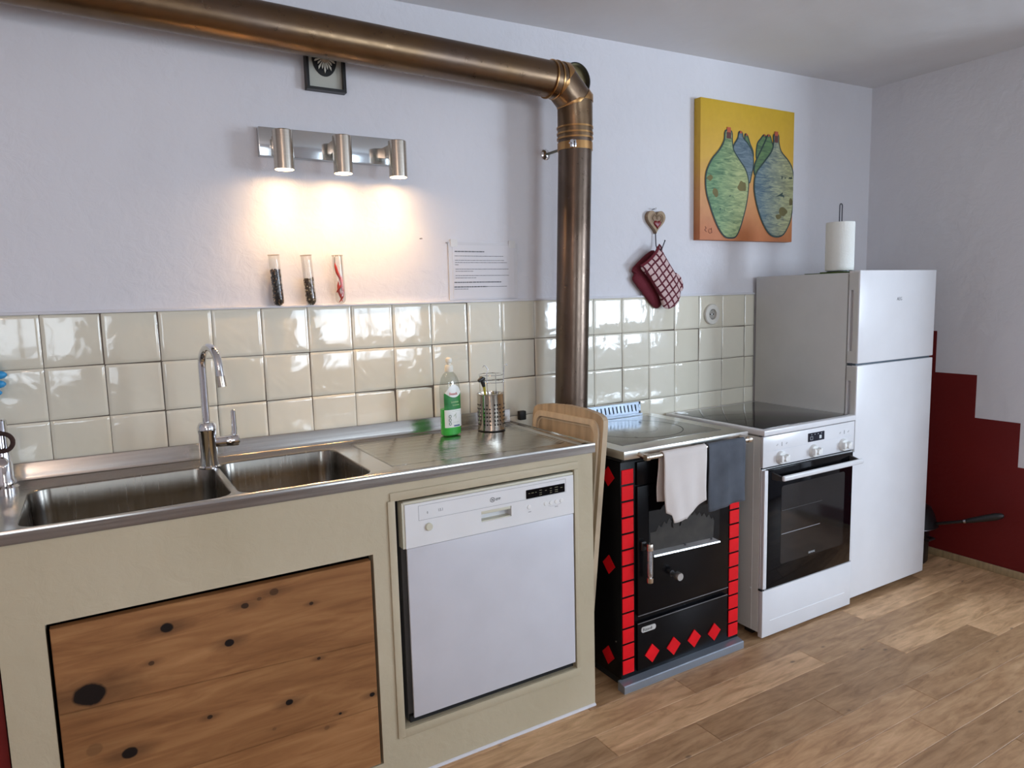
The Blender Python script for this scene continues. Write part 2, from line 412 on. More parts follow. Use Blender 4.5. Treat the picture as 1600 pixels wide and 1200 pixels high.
# right wall with the stepped red paint
wall_right = struct('wall_right', bx(XR, XR + .2, -1.55, 0.2, -0.1, 2.75), WHITE_WALL)
red = [(-.005, 1.39), (-.19, 1.39), (-.19, 1.176), (-.390, 1.176), (-.390, .964), (-.591, .964), (-.591, .752), (-.792, .752), (-.792, .54), (-.99, .54),
       (-.99, .325), (-1.19, .325), (-1.19, .11), (-1.39, .11), (-1.39, 0.0), (-.005, 0.0)]
obj('painted_step_band', prism(B(), red, XR - .0015, XR + .001, 'x'), RED_WALL, wall_right, smooth=False, label='dark red paint in a stepped stair outline')
struct('baseboard_right', box(B(), XR - .014, XR - .002, -1.55, -0.02, 0.0, 0.036, 0.002), OAKSTRIP)
# ceiling, slightly out of level, with a soft plastered cove along the right wall
bm = B(); prof = [(x, ceil_z(x)) for x in (XL - .2, -1, 0, 1, 2, 3, XR)]
prof += [(6.6, ceil_z(6.6)), (6.6, 2.9), (XL - .2, 2.9)]
bm = prism(B(), prof, -4.7, 0.2)
struct('ceiling', bm, CEIL, sharp=60)
# floor: sub-floor and laminate planks, 120 mm wide, laid along the counter
floor = struct('floor', bx(XL - .2, 6.6, -4.7, 0.2, -0.12, -0.008), mat('floor_underlay', (.20, .125, .08), .5, var=.2))
pm = {}
def plank(x0, x1, y1):
    L = round(x1 - x0, 3)
    if L not in pm:
        b_ = box(B(), 0.0006, L - .0006, -.1195, -.0005, -.008, 0, 0.0012, 1)
        me = bpy.data.meshes.new('plank'); b_.to_mesh(me); b_.free(); me.materials.append(PLANK); pm[L] = me
    o = bpy.data.objects.new('plank', pm[L]); link(o, floor); o.location = Vector((x0, y1, 0)) - floor.location
offs = {4: 2.058 - 3, 5: 2.40 - 3, 6: 2.226 - 3, 7: 2.776 - 3, 3: 2.62 - 3, 2: 2.30 - 3, 1: 2.75 - 3}
# k-th strip lies between y = -0.575 - 0.12*(k-1) and the next
for k in range(-4, 19):
    y1 = -0.575 - 0.12 * (k - 1)
    x = offs.get(k, random.uniform(-1.0, -0.05)) - 1.0 - 0.9
    while x < XR:
        a, b_ = max(x, XL), min(x + 1.0, XR)
        if b_ - a > .02: plank(a, b_, y1)
        x += 1.0
# left wall, and the wall with two windows behind the camera
struct('wall_left', bx(XL - .2, XL, -4.7, 0.2, -0.1, 2.75), WHITE_WALL)
wins = [(-.85, .15), (1.8, 3.1), (4.7, 6.2)]; Z0, Z1 = .85, 2.05
struct('wall_far_right', bx(6.4, 6.6, -4.7, 0.2, -.1, 2.75), WHITE_WALL); struct('wall_passage', bx(XR + .2, 6.4, -.2, .2, -.1, 2.75), WHITE_WALL)
bm = B(); xs = [XL - .2, wins[0][0], wins[0][1], wins[1][0], wins[1][1], wins[2][0], wins[2][1], 6.6]
for i in (0, 2, 4, 6): box(bm, xs[i], xs[i + 1], YB - .14, YB, -.1, 2.75)
for a, b_ in wins: box(bm, a, b_, YB - .14, YB, -.1, Z0); box(bm, a, b_, YB - .14, YB, Z1, 2.75)
struct('wall_front', bm, WHITE_WALL)
for i, (a, b_) in enumerate(wins):
    bm = B(); t = .05
    box(bm, a, a + t, YB - .09, YB - .03, Z0, Z1); box(bm, b_ - t, b_, YB - .09, YB - .03, Z0, Z1)
    box(bm, a + t, b_ - t, YB - .09, YB - .03, Z0, Z0 + t); box(bm, a + t, b_ - t, YB - .09, YB - .03, Z1 - t, Z1)
    c = (a + b_) / 2; box(bm, c - .035, c + .035, YB - .085, YB - .035, Z0 + t, Z1 - t)
    wf = struct('window_%d' % (i + 1), bm, WHITEP)
    for u, v in ((a + t, c - .035), (c + .035, b_ - t)): obj('pane', bx(u, v, YB - .062, YB - .058, Z0 + t, Z1 - t), WINDOW_GLASS, wf)
# low red-painted pier at the left end of the counter
struct('trim_2', bx(-.75, -.112, -.545, 0.0, 0, .885), RED_WALL)

# ------------------------------------------------------------------ masonry counter
YC = -0.557
root = thing('kitchen_counter', (.7, -.28, 0), 'cream-painted masonry sink counter with a wooden hatch and dishwasher recess', 'counter')
HX0, HX1, HZ0, HZ1 = -.020, .745, .075, .702
DX0, DX1, DZ0, DZ1 = .815, 1.430, .160, .842
bm = B(); X0, X1, TZ = -.108, 1.508, .905
def cbox(x0, x1, z0, z1, y0=YC, y1=-.02): box(bm, x0, x1, y0, y1, z0, z1)
cbox(X0, HX0, 0, TZ, YC, YC + .04); cbox(HX0, HX1, 0, HZ0); cbox(HX0, HX1, HZ1, TZ - .17, YC, YC + .03); cbox(HX0, HX1, TZ - .17, TZ, YC, YC + .03)
cbox(HX1, DX0, 0, TZ, YC, YC + .04); cbox(DX0, DX1, 0, DZ0); cbox(DX0, DX1, DZ1, TZ - .002, YC, -.02); cbox(DX1, X1, 0, TZ)
bmesh.ops.remove_doubles(bm, verts=bm.verts, dist=.0001)
obj('masonry', bm, CREAM, root, smooth=False)
obj('back_panel', bx(HX0, HX1, -.10, -.08, HZ0, .74), DARKGAP, root)
# painted wooden surround of the dishwasher, slightly proud
bm = B()
box(bm, .792, .814, YC - .006, YC, .135, .845, .002); box(bm, .800, 1.447, YC - .005, YC, .8425, .868, .002)
box(bm, 1.431, 1.447, YC - .004, YC, .135, .8425, .0015); box(bm, .806, 1.447, YC - .005, YC, .132, .1595, .002)
obj('recess_frame', bm, CREAM, root)
obj('floor_bead', tube(B(), [(X0, YC, 0.003), (X1, YC, 0.003)], .006, 8), WHITE_WALL, root)

hatch = thing('wooden_hatch', (.365, -.55, .08), 'reddish knotty pine board hatch closing the counter opening under the sink', 'hatch')
zb = [HZ0 + .008, .262, .468, .690]
for i in range(3):
    bm = B(); sl = [0, .0, .0, 0]
    pts = [(-.012, zb[i] + .0006), (.735, zb[i] - .002 + .0006), (.735, zb[i + 1] - .002), (-.012, zb[i + 1])]
    if i == 0: pts[3] = (-.012, .262); pts[2] = (.735, .258)
    if i == 1: pts = [(-.012, .2626), (.735, .2586), (.735, .4535), (-.012, .4865)]
    if i == 2: pts = [(-.012, .4871), (.735, .4541), (.735, .688), (-.012, .690)]
    prism(bm, pts, YC - .006, YC + .018)
    bmesh.ops.bevel(bm, geom=[e for e in bm.edges if abs(e.verts[0].co.y - e.verts[1].co.y) < 1e-6 and e.verts[0].co.y < YC], offset=.0014, segments=2, affect='EDGES')
    obj('board', bm, HATCH, hatch, smooth=False)
obj('backing_batten', bx(.05, .09, YC + .019, YC + .045, .10, .66), BOARDWOOD, hatch)

# ------------------------------------------------------------------ dishwasher
dw = thing('dishwasher', (1.13, -.3, .161), 'white built-in dishwasher with a black display strip, set in the counter', 'dishwasher')
FY = YC - .010
obj('body', bx(.835, 1.418, FY + .03, -.06, .164, .832), mat('dishwasher_tub', (.10, .10, .10), .6, var=.1), dw)
# control panel, built round the handle pocket
bm = B(); px0, px1, pz0, pz1 = .840, 1.4225, .700, .8275; hx0, hx1, hz0, hz1 = 1.083, 1.188, .733, .766
for (a, b_, c, d) in ((px0, hx0, pz0, pz1), (hx1, px1, pz0, pz1), (hx0, hx1, pz0, hz0), (hx0, hx1, hz1, pz1)): box(bm, a, b_, FY, FY + .03, c, d)
box(bm, hx0, hx1, FY + .026, FY + .03, hz0, hz1)
bmesh.ops.remove_doubles(bm, verts=bm.verts, dist=.0001)
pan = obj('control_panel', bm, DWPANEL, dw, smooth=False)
obj('top_edge', box(B(), .836, 1.4225, FY + .001, FY + .03, .8277, .836, .002), DWCREAM, dw)
obj('panel_side', bx(.832, .8399, FY + .003, FY + .035, .700, .834), DWCREAM, dw)
obj('handle_pocket', box(box(B(), hx0 + .001, hx1 - .001, FY + .003, FY + .026, hz0, hz0 + .003), hx0 + .001, hx1 - .001, FY + .0015, FY + .008, .756, hz1 - .0005, .0015), DWCREAM, pan)
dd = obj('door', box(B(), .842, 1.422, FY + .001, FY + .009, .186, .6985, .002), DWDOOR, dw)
obj('toe_gap', bx(.836, 1.424, FY + .02, FY + .05, .164, .185), DARKGAP, dw)
ds = obj('display_window', prism(B(), rrect(1.242, 1.388, .7775, .8055, .002), FY - .0012, FY + .001), GLASSBLACK, pan, smooth=False)
bm = B()
for k, (u, ww) in enumerate([(1.250, .006), (1.261, .009), (1.276, .004), (1.291, .009), (1.312, .006), (1.330, .008), (1.349, .012), (1.371, .008)]):
    for z in ((.797, .789, .783) if k in (3, 5, 6) else (.793,)): box(bm, u, u + ww, FY - .0016, FY - .0011, z, z + .0016)
obj('display_marks', bm, mat('display_marks', (.22, .20, .12), .6, var=.2), pan, kind='stuff')
bm = B(); lw = .0009
for (a, b_, c, d) in ((.881, 1.392, .8185, .8185 + lw), (.881, 1.392, .7755, .7755 + lw), (.881, .881 + lw, .7755, .8185), (1.392, 1.392 + lw, .7755, .8185)):
    box(bm, a, b_, FY - .0005, FY + .0005, c, d)
obj('inlay_outline', bm, GREYINK, pan, kind='stuff')
obj('power_button', lathe(B(), [(.0001, -.006), (.0095, -.006), (.0115, -.004), (.0115, .001)], (.911, FY, .753), 'y', 24), DWCREAM, pan)
for x in (1.252, 1.314, 1.3345, 1.3545, 1.3745):
    z = .7505
    obj('button', lathe(B(), [(.0001, -.002), (.0058, -.002), (.0068, -.001), (.0068, .001)], (x, FY, z), 'y', 16), WHITEP, pan)
bm = B()
for x in (1.249, 1.349): box(bm, x, x + (.010 if x < 1.3 else .012), FY - .0005, FY + .0004, .7335, .7355)
tube(bm, [(1.325, FY - .0003, .742), (1.334, FY - .0003, .7385), (1.356, FY - .0003, .7385), (1.372, FY - .0003, .742)], .0004, 5)
obj('button_captions', bm, GREYINK, pan, kind='stuff')
bm = B(); bmesh.ops.create_circle  # round emblem: ring and slanted letter
ring = [(1.1225 + .0085 * math.cos(t * PI / 12), .796 + .0075 * math.sin(t * PI / 12)) for t in range(24)]
inn = [(1.1225 + .0070 * math.cos(t * PI / 12), .796 + .0060 * math.sin(t * PI / 12)) for t in range(24)]
for i in range(24):
    j = (i + 1) % 24; bm.faces.new([bm.verts.new((p[0], FY - .0006, p[1])) for p in (ring[i], ring[j], inn[j], inn[i])])
obj('round_emblem', bm, INK, pan, smooth=False)
text('emblem_letter', 'N', .0105, (1.1187, FY - .0004, .7923), INK, pan)
text('lettering', 'EFF', .0098, (1.1335, FY - .0004, .7922), INK, pan, sx=1.25)
text('panel_number', '13.1', .012, (.942, FY - .0004, .7925), GREYINK, pan, sx=.85)
text('panel_mark', '0', .011, (.907, FY - .0004, .7915), GREYINK, pan, sx=.7)

# ------------------------------------------------------------------ stainless sink top
sink = thing('steel_sink_top', (.5, -.28, .905), 'stainless steel double-bowl sink with a ribbed drainer on the cream counter', 'sink')
def shear(bm):
    for v in bm.verts:
        if v.co.x > .9: v.co.z -= .013 * (v.co.x - .9) / .61
    return bm
SZ = .9265
bm = B()
YF = -.562
outer = [(-.60, -.013), (1.516, -.013), (1.516, YF + .004), (-.60, YF + .004)]
loops = [outer, rrect(-.055, .398, -.544, -.157, .05, 7), rrect(.412, .768, -.544, -.138, .05, 7), rrect(.835, 1.462, -.500, -.085, .03, 4)]
edges = []; LV = []
for L in loops:
    vs = [bm.verts.new((p[0], p[1], SZ)) for p in L]; LV.append(vs)
    edges += [bm.edges.new((vs[i], vs[(i + 1) % len(vs)])) for i in range(len(vs))]
bmesh.ops.triangle_fill(bm, use_beauty=True, use_dissolve=False, edges=edges)
# outer rim: slightly raised, rolled down at the front
def sweep(profile, x0, x1):
    a = [bm.verts.new((x0, y, z)) for y, z in profile]; b_ = [bm.verts.new((x1, y, z)) for y, z in profile]
    for i in range(len(a) - 1): bm.faces.new((a[i], a[i + 1], b_[i + 1], b_[i]))
sweep([(YF + .016, SZ + .0003), (YF + .010, SZ + .005), (YF + .004, SZ + .0075), (YF + .0005, SZ + .0068), (YF - .001, SZ + .0045), (YF - .001, SZ - .002), (YF - .001, .9015), (YF + .003, .900)], -.60, 1.516)
sweep([(-.030, SZ + .0003), (-.018, SZ + .003), (-.0135, SZ + .012), (-.0125, .976), (-.0105, .9785), (-.006, .9785), (-.006, .95)], -.60, 1.516)
box(bm, 1.514, 1.517, YF, -.008, .9005, SZ + .006, .001)
# raised bead along the right end
pr = [(1.470, SZ), (1.478, SZ + .005), (1.488, SZ + .006), (1.498, SZ + .004), (1.508, SZ + .003), (1.5165, SZ + .004)]
a = [bm.verts.new((x, YF + .02, z)) for x, z in pr]; b_ = [bm.verts.new((x, -.05, z)) for x, z in pr]
for i in range(len(a) - 1): bm.faces.new((a[i], a[i + 1], b_[i + 1], b_[i]))
for e in [e for e in bm.edges if False]: pass
top = obj('worktop', shear(bm), STEEL, sink, sharp=40)
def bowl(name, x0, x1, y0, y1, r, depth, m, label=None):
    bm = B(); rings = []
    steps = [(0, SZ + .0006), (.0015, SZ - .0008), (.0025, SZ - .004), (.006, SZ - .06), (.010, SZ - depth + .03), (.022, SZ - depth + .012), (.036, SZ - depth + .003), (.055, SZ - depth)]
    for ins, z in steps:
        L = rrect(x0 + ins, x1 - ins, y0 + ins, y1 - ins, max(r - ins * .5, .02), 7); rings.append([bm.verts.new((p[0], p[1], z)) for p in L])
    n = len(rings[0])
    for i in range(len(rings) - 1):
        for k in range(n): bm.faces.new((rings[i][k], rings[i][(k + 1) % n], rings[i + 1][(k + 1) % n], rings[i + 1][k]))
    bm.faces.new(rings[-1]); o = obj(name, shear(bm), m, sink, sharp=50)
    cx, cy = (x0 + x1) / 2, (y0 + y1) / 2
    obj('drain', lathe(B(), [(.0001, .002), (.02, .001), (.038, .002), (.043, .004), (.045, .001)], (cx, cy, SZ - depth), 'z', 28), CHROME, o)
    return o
bowl('bowl', -.055, .398, -.544, -.157, .05, .17, SHADED_BOWL_STEEL)
bowl('bowl', .412, .768, -.544, -.138, .05, .16, SHADED_BOWL_STEEL)
# drainer: shallow tray with ribs running along the counter
bm = B(); nx, ny = 2, 110; x0, x1, y0, y1 = .835, 1.462, -.500, -.085
def hz(y):
    e = min((y - y0), (y1 - y)) / .02
    return SZ - .0035 * min(1, max(0, e)) + (.0011 * math.sin((y - y0) * 2 * PI / .0165) if e > 1 else 0)
xs = [x0, x0 + .02, (x0 + x1) / 2, x1 - .02, x1]; G = []
for x in xs:
    e = 0 if x in (x0, x1) else 1; G.append([bm.verts.new((x, y0 + (y1 - y0) * j / ny, SZ + .0003 if not e else hz(y0 + (y1 - y0) * j / ny))) for j in range(ny + 1)])
for i in range(len(xs) - 1):
    for j in range(ny): bm.faces.new((G[i][j], G[i + 1][j], G[i + 1][j + 1], G[i][j + 1]))
obj('drainer', shear(bm), steel('drainer_steel', (.60, .58, .53), .15, (3, 200, 200), .02), sink, sharp=60)
obj('underside', bx(-.6, 1.51, -.55, -.02, .899, .9005), DARKGAP, sink) if False else None

# ------------------------------------------------------------------ taps
def arc3(c, u, v, r, a0, a1, n): return [Vector(c) + Vector(u) * r * math.cos(math.radians(a0 + (a1 - a0) * i / n)) + Vector(v) * r * math.sin(math.radians(a0 + (a1 - a0) * i / n)) for i in range(n + 1)]
TX, TY = .391, -.175; tz = SZ
tap = thing('kitchen_tap', (TX, TY, tz), 'tall chrome swan-neck mixer tap between the two sink bowls', 'tap')
obj('tap_body', lathe(B(), [(.0001, 0), (.030, 0), (.030, .004), (.0262, .008), (.0245, .03), (.0245, .100), (.027, .112), (.027, .122), (.021, .134), (.0155, .136), (.0001, .136)], (TX, TY, tz), 'z', 32), CHROME, tap)
d = Vector((.28, -.96, 0)).normalized()
zt = 1.222; pts = [Vector((TX, TY, 1.055)), Vector((TX, TY, 1.12)), Vector((TX, TY, zt))]
R0 = .055
pts += [Vector((TX, TY, zt)) + d * (R0 - R0 * math.cos(t)) + Vector((0, 0, R0 * 1.12 * math.sin(t))) for t in [PI * k / 14 for k in range(1, 13)]]
e_ = pts[-1]; pts += [e_ + d * .006 + Vector((0, 0, -.02)), e_ + d * .010 + Vector((0, 0, -.045))]
sp = obj('spout', tube(B(), pts, .0112, 20), CHROME, tap)
q = pts[-1]; obj('nozzle', tube(B(), [q, q + Vector((.0015, -.003, -.022)) , q + Vector((.0022, -.004, -.030))], [.0118, .0125, .0120], 20), SATIN, sp)
lv = obj('lever_cartridge', lathe(B(), [(.0001, .015), (.0155, .015), (.0165, .045), (.0165, .058), (.0175, .060), (.0175, .083), (.014, .087), (.0001, .088)], (TX, TY, 1.000), 'x', 24), CHROME, tap)
obj('lever', tube(B(), [(TX + .072, TY, 1.008), (TX + .075, TY, 1.03), (TX + .075, TY, 1.088), (TX + .075, TY, 1.092)], [.0095, .0082, .0074, .004], 12), CHROME, lv)

LX, LY = -.104, -.125
t2 = thing('left_sink_tap', (LX, LY, SZ), 'chrome stub tap at the far left edge of the sink, cut off by the frame', 'tap')
t2.name = 'pillar_tap'
obj('tap_body', lathe(B(), [(.0001, 0), (.030, 0), (.030, .010), (.024, .016), (.024, .028), (.020, .034), (.0195, .11), (.017, .125), (.0165, .188), (.013, .192), (.0001, .192)], (LX, LY, SZ), 'z', 28), CHROME, t2)
obj('tap_knob', lathe(B(), [(.0001, -.03), (.012, -.03), (.014, -.02), (.010, -.01), (.010, .01)], (LX, LY - .015, 1.01), 'y', 16), CHROME, t2)
bm = B(); pts = arc3((LX + .004, LY - .028, 1.060), (1, 0, 0), (0, 0, 1), .0235, 0, 345, 28); tube(bm, pts + [pts[0]], .0058, 8)
tie = obj('hair_tie', bm, mat('brown_yarn', (.045, .022, .018), .9, var=.4, vscale=80, bmp=.6, bscale=200)); tag(tie, 'dark brown fuzzy ring hanging on the far-left chrome tap', 'hair tie')

# blue rubber glove hanging on the wall at the left edge, fingertips pointing into view
GL = mat('blue_rubber', (.03, .30, .62), .35, var=.1)
gl = thing('rubber_glove', (-.20, -.03, 1.10), 'bright blue rubber glove at the far left edge, only fingertips in view', 'glove')
bm = B(); puff(bm, smooth_loop([(-.20, 1.17), (-.145, 1.168), (-.145, 1.255), (-.20, 1.26), (-.27, 1.245), (-.33, 1.24), (-.33, 1.19), (-.27, 1.185)], 3), -.032, .018); obj('palm', bm, GL, gl)
for (z, x1_, r_) in ((1.252, -.100, .0105), (1.228, -.086, .0112), (1.203, -.090, .0108), (1.180, -.101, .0095)):
    bm = B(); tube(bm, [(-.165, -.034, 1.215 + (z - 1.215) * .8), (-.13, -.036, z + .001), (x1_ - .01, -.040, z), (x1_ - .002, -.040, z), (x1_ + .003, -.040, z)], [r_ * .95, r_, r_, r_ * .75, r_ * .25], 12)
    obj('finger', bm, GL, gl)
bm = B(); tube(bm, [(-.20, -.03, 1.18), (-.18, -.04, 1.155), (-.155, -.044, 1.135), (-.15, -.044, 1.128)], [.013, .012, .010, .004], 12); obj('thumb', bm, GL, gl)
bm = B(); tube(bm, [(-.325, -.03, 1.215), (-.37, -.03, 1.215), (-.375, -.03, 1.215)], [.026, .032, .034], 20); obj('cuff', bm, GL, gl)
hk = obj('wall_hook', tube(B(), [(-.25, .006, 1.27), (-.25, -.03, 1.265), (-.25, -.05, 1.27), (-.25, -.052, 1.285)], .003, 8), CHROME); tag(hk, 'small chrome wall hook holding the blue rubber glove', 'hook')

# ------------------------------------------------------------------ stove
SX0, SX1, SYF = 1.645, 2.238, -.533
stove = thing('wood_stove', (1.94, -.28, 0), 'black wood-burning cook stove edged with red square tiles', 'stove')
obj('body', box(B(), SX0, SX1, SYF, -.03, .035, .828, .002), BLACK, stove)
CR = mat('steel_stove_rim', (.62, .60, .55), .28, 1, var=.08)
bm = B(); box(bm, 1.640, 2.250, -.560, -.020, .842, .8715, .0015)
obj('top_plate', bm, CR, stove)
obj('top_underside', bx(1.650, 2.236, -.535, -.035, .8285, .8415), DARKGAP, stove)
HP = mat('cast_hotplate', (.23, .22, .20), .22, .85, var=.25, vscale=5)
hp = obj('hotplate', box(B(), 1.698, 2.190, -.482, -.050, .8712, .8728, .0006), HP, stove)
bm = B(); n = 56
for (r0, r1) in ((.1835, .1862), (.0860, .0872)):
    for k in range(n):
        if r0 < .1 and k % 2: continue
        a0, a1 = 2 * PI * k / n, 2 * PI * (k + 1) / n
        bm.faces.new([bm.verts.new((1.945 + r * math.cos(a), -.262 + r * math.sin(a), .8731)) for r, a in ((r0, a0), (r1, a0), (r1, a1), (r0, a1))])
for (x, y) in ((1.832, -.40), (2.055, -.164)): box(bm, x - .001, x + .001, y - .008, y + .008, .8729, .8733)
obj('cooking_rings', bm, DARKGAP, hp, smooth=False, kind='stuff')
# slotted steel grille at the back
bm = B(); slots = []
gx0, gx1, gz0, gz1 = 1.80, 2.185, .878, .930; xs_ = gx0
box(bm, gx0, gx1, -.018, -.010, gz0, gz0 + .012); box(bm, gx0, gx1, -.018, -.010, gz1 - .010, gz1)
k = 0; x = gx0
while x < gx1 - .012:
    prism(bm, [(x + .006, gz0 + .012), (x + .020, gz0 + .012), (x + .0135, gz1 - .010), (x, gz1 - .010)], -.018, -.010); x += .021
box(bm, gx1 - .010, gx1, -.018, -.010, gz0, gz1); box(bm, gx0, gx1, -.030, -.018, .8725, gz0 + .003)
gr = obj('back_grille', bm, mat('bright_grille', (.36, .42, .50), .35, .6, var=.05), stove, smooth=False)
obj('grille_backing', bx(gx0, gx1, -.0098, -.006, .874, gz1), DARKGAP, stove)
# plinth
bm = B(); prism(bm, [(-.565, 0.0), (-.565, .026), (-.562, .029), (-.528, .036), (-.528, 0.0)], 1.632, 2.238, 'x')
obj('plinth', bm, mat('blue_grey_plinth', (.30, .34, .39), .3, .6, var=.05), stove, smooth=False)
obj('base', bx(1.66, 2.22, -.52, -.04, 0, .034), DARKGAP, stove)
# red tiles up both front edges
tm = None
for (xa, z0, z1, n, tw) in ((1.6485, .054, .808, 13, .0525), (2.1815, .048, .798, 13, .0515)):
    p = (z1 - z0) / n
    for k in range(n):
        if tm is None:
            b_ = box(B(), 0, .0525, -.0035, 0, 0, p - .0068, .0012, 1); tm = bpy.data.meshes.new('tile'); b_.to_mesh(tm); b_.free(); tm.materials.append(REDT)
        o = bpy.data.objects.new('tile', tm); link(o, stove); o.location = Vector((xa, SYF - .0002, z0 + k * p)) - stove.location
def diamond(cx, cz, s, y): return prism(B(), [(cx - s, cz), (cx, cz - s * 1.03), (cx + s, cz), (cx, cz + s * 1.03)], y - .003, y)
# drawer with four diamonds
dr = obj('ash_drawer', box(B(), 1.712, 2.166, SYF - .010, SYF, .052, .232, .0015), BLACK, stove)
for cx, cz in ((1.778, .105), (1.883, .1025), (1.988, .102), (2.094, .099)): obj('diamond_tile', diamond(cx, cz, .0345, SYF - .010), REDT, dr, smooth=False)
obj('drawer_trim', bx(1.712, 2.166, SYF - .0115, SYF - .0095, .2305, .2330), mat('dark_chrome_trim', (.32, .32, .34), .3, .9, var=.05), dr)
bd = obj('badge', prism(B(), rrect(1.727, 1.795, .1945, .2145, .0085, 6), SYF - .013, SYF - .010), mat('badge_silver', (.60, .60, .58), .35, .3, var=.05), dr, smooth=False)
text('badge_lettering', 'Rizzoli', .016, (1.733, SYF - .0133, .1995), INK, dr, sx=1.05)
# side diamonds on the left side panel
for y, z in ((-.468, .768), (-.468, .445), (-.460, .100)):
    obj('side_diamond_tile', prism(B(), [(y - .034, z), (y, z - .035), (y + .034, z), (y, z + .035)], SX0 - .003, SX0, 'x'), REDT, stove, smooth=False)
obj('side_screw', lathe(B(), [(.0001, -.0025), (.003, -.002), (.003, 0)], (SX0, -.505, .17), 'x', 10), CHROME, stove)
# fire door
door = obj('fire_door', box(B(), 1.712, 2.166, SYF - .012, SYF, .262, .735, .0015), BLACK, stove)
obj('door_trim', bx(1.712, 2.166, SYF - .0135, SYF - .0115, .2605, .263), MATS['dark_chrome_trim'], door)
obj('upper_panel', box(B(), 1.712, 2.166, SYF - .010, SYF, .740, .822, .0015), BLACK, stove)
gz = SYF - .0135
obj('door_glass', prism(B(), rrect(1.762, 2.115, .470, .700, .012), gz, gz + .002), GLASSBLACK, door, smooth=False)
jag = [(1.768, .484), (2.080, .468), (2.085, .545), (2.078, .560)]
x = 2.070; k = 0
while x > 1.785:
    zt_ = .556 + .040 * math.sin((x - 1.77) / .31 * PI); jag.append((x, zt_ + (.010 if k % 2 else -.006))); x -= .0125; k += 1
jag.append((1.768, .560))
obj('ash_stain', prism(B(), jag, gz - .0008, gz), mat('ash_grey', (.030, .026, .021), .7, var=.35, vscale=25), door, smooth=False)
bm = B(); tube(bm, arc3((1.893, gz - .003, .572), (1, 0, 0), (0, 0, 1), .021, -35, 215, 20), .0028, 8); obj('arch_ornament', bm, mat('soot_iron', (.012, .011, .010), .5, var=.2), door)
# slanting steel ledge below the glass
bm = B(); a = [(1.772, .474), (2.098, .456)]
v = [bm.verts.new(c) for c in ((1.772, gz - .018, .474), (2.102, gz - .018, .462), (2.102, gz - .016, .467), (1.772, gz - .016, .480), (1.772, gz, .492), (2.080, gz, .480))]
bm.faces.new((v[0], v[1], v[2], v[3])); bm.faces.new((v[3], v[2], v[5], v[4]))
v2 = [bm.verts.new(c) for c in ((1.772, gz, .474), (2.102, gz, .462))]; bm.faces.new((v[0], v2[0], v2[1], v[1]))
lg = obj('glass_ledge', bm, mat('satin_ledge', (.55, .55, .54), .35, 1, var=.1), door, smooth=False)
for (x, z) in ((1.93, .482), (2.065, .476)): obj('ledge_screw', lathe(B(), [(.0001, -.004), (.004, -.003), (.004, 0)], (x, gz - .006, z + .004), 'y', 10), INK, lg)
# coil-spring handle and knob
hy = SYF - .045
hd = obj('door_handle', tube(B(), [(1.739, hy, .397), (1.739, hy, .533)], .0072, 16), CHROME, door)
bm = B(); pts = []
for k in range(20 * 14 + 1):
    a = 2 * PI * k / 14; pts.append((1.739 + .0092 * math.cos(a), hy + .0092 * math.sin(a), .414 + .098 * k / 280))
tube(bm, pts, .0017, 5); obj('handle_spring', bm, CHROME, hd)
bm = B(); lathe(bm, [(.0001, 0), (.0112, 0), (.0118, .003), (.0118, .018), (.0001, .018)], (1.739, hy, .393), 'z', 20); obj('handle_cap', bm, SATIN, hd); bm = B(); lathe(bm, [(.0001, 0), (.0118, 0), (.0118, .020), (.010, .023), (.0001, .023)], (1.739, hy, .511), 'z', 20); obj('handle_cap', bm, SATIN, hd)
bm = B(); tube(bm, [(1.739, hy, .522), (1.737, SYF - .012, .524)], .006, 10); box(bm, 1.722, 1.742, SYF - .022, SYF - .012, .504, .536, .002); obj('handle_bracket', bm, MATS['soot_iron'], hd)
kb = obj('air_knob', lathe(B(), [(.0001, -.046), (.0135, -.046), (.015, -.043), (.015, -.026), (.0085, -.022), (.007, -.001)], (1.872, SYF - .012, .386), 'y', 24), MATS['satin_ledge'], door)
obj('knob_washer', lathe(B(), [(.0001, -.002), (.012, -.002), (.012, 0)], (1.872, SYF - .012, .386), 'y', 20), INK, kb)
# rail
RY, RZ, RX0, RX1 = -.600, .851, 1.700, 2.218
rl = obj('towel_rail', tube(B(), [(RX0, RY, RZ), (RX1, RY, RZ)], .0095, 20), SATIN, stove)
for x in (RX0 + .006, RX1 - .012):
    bm = B(); tube(bm, [(x, -.558, RZ + .004), (x, RY + .004, RZ)], .0085, 14); lathe(bm, [(.0001, -.008), (.011, -.008), (.0125, -.004), (.0125, .008), (.0001, .008)], (x, RY, RZ), 'x', 18); obj('rail_bracket', bm, SATIN, rl)

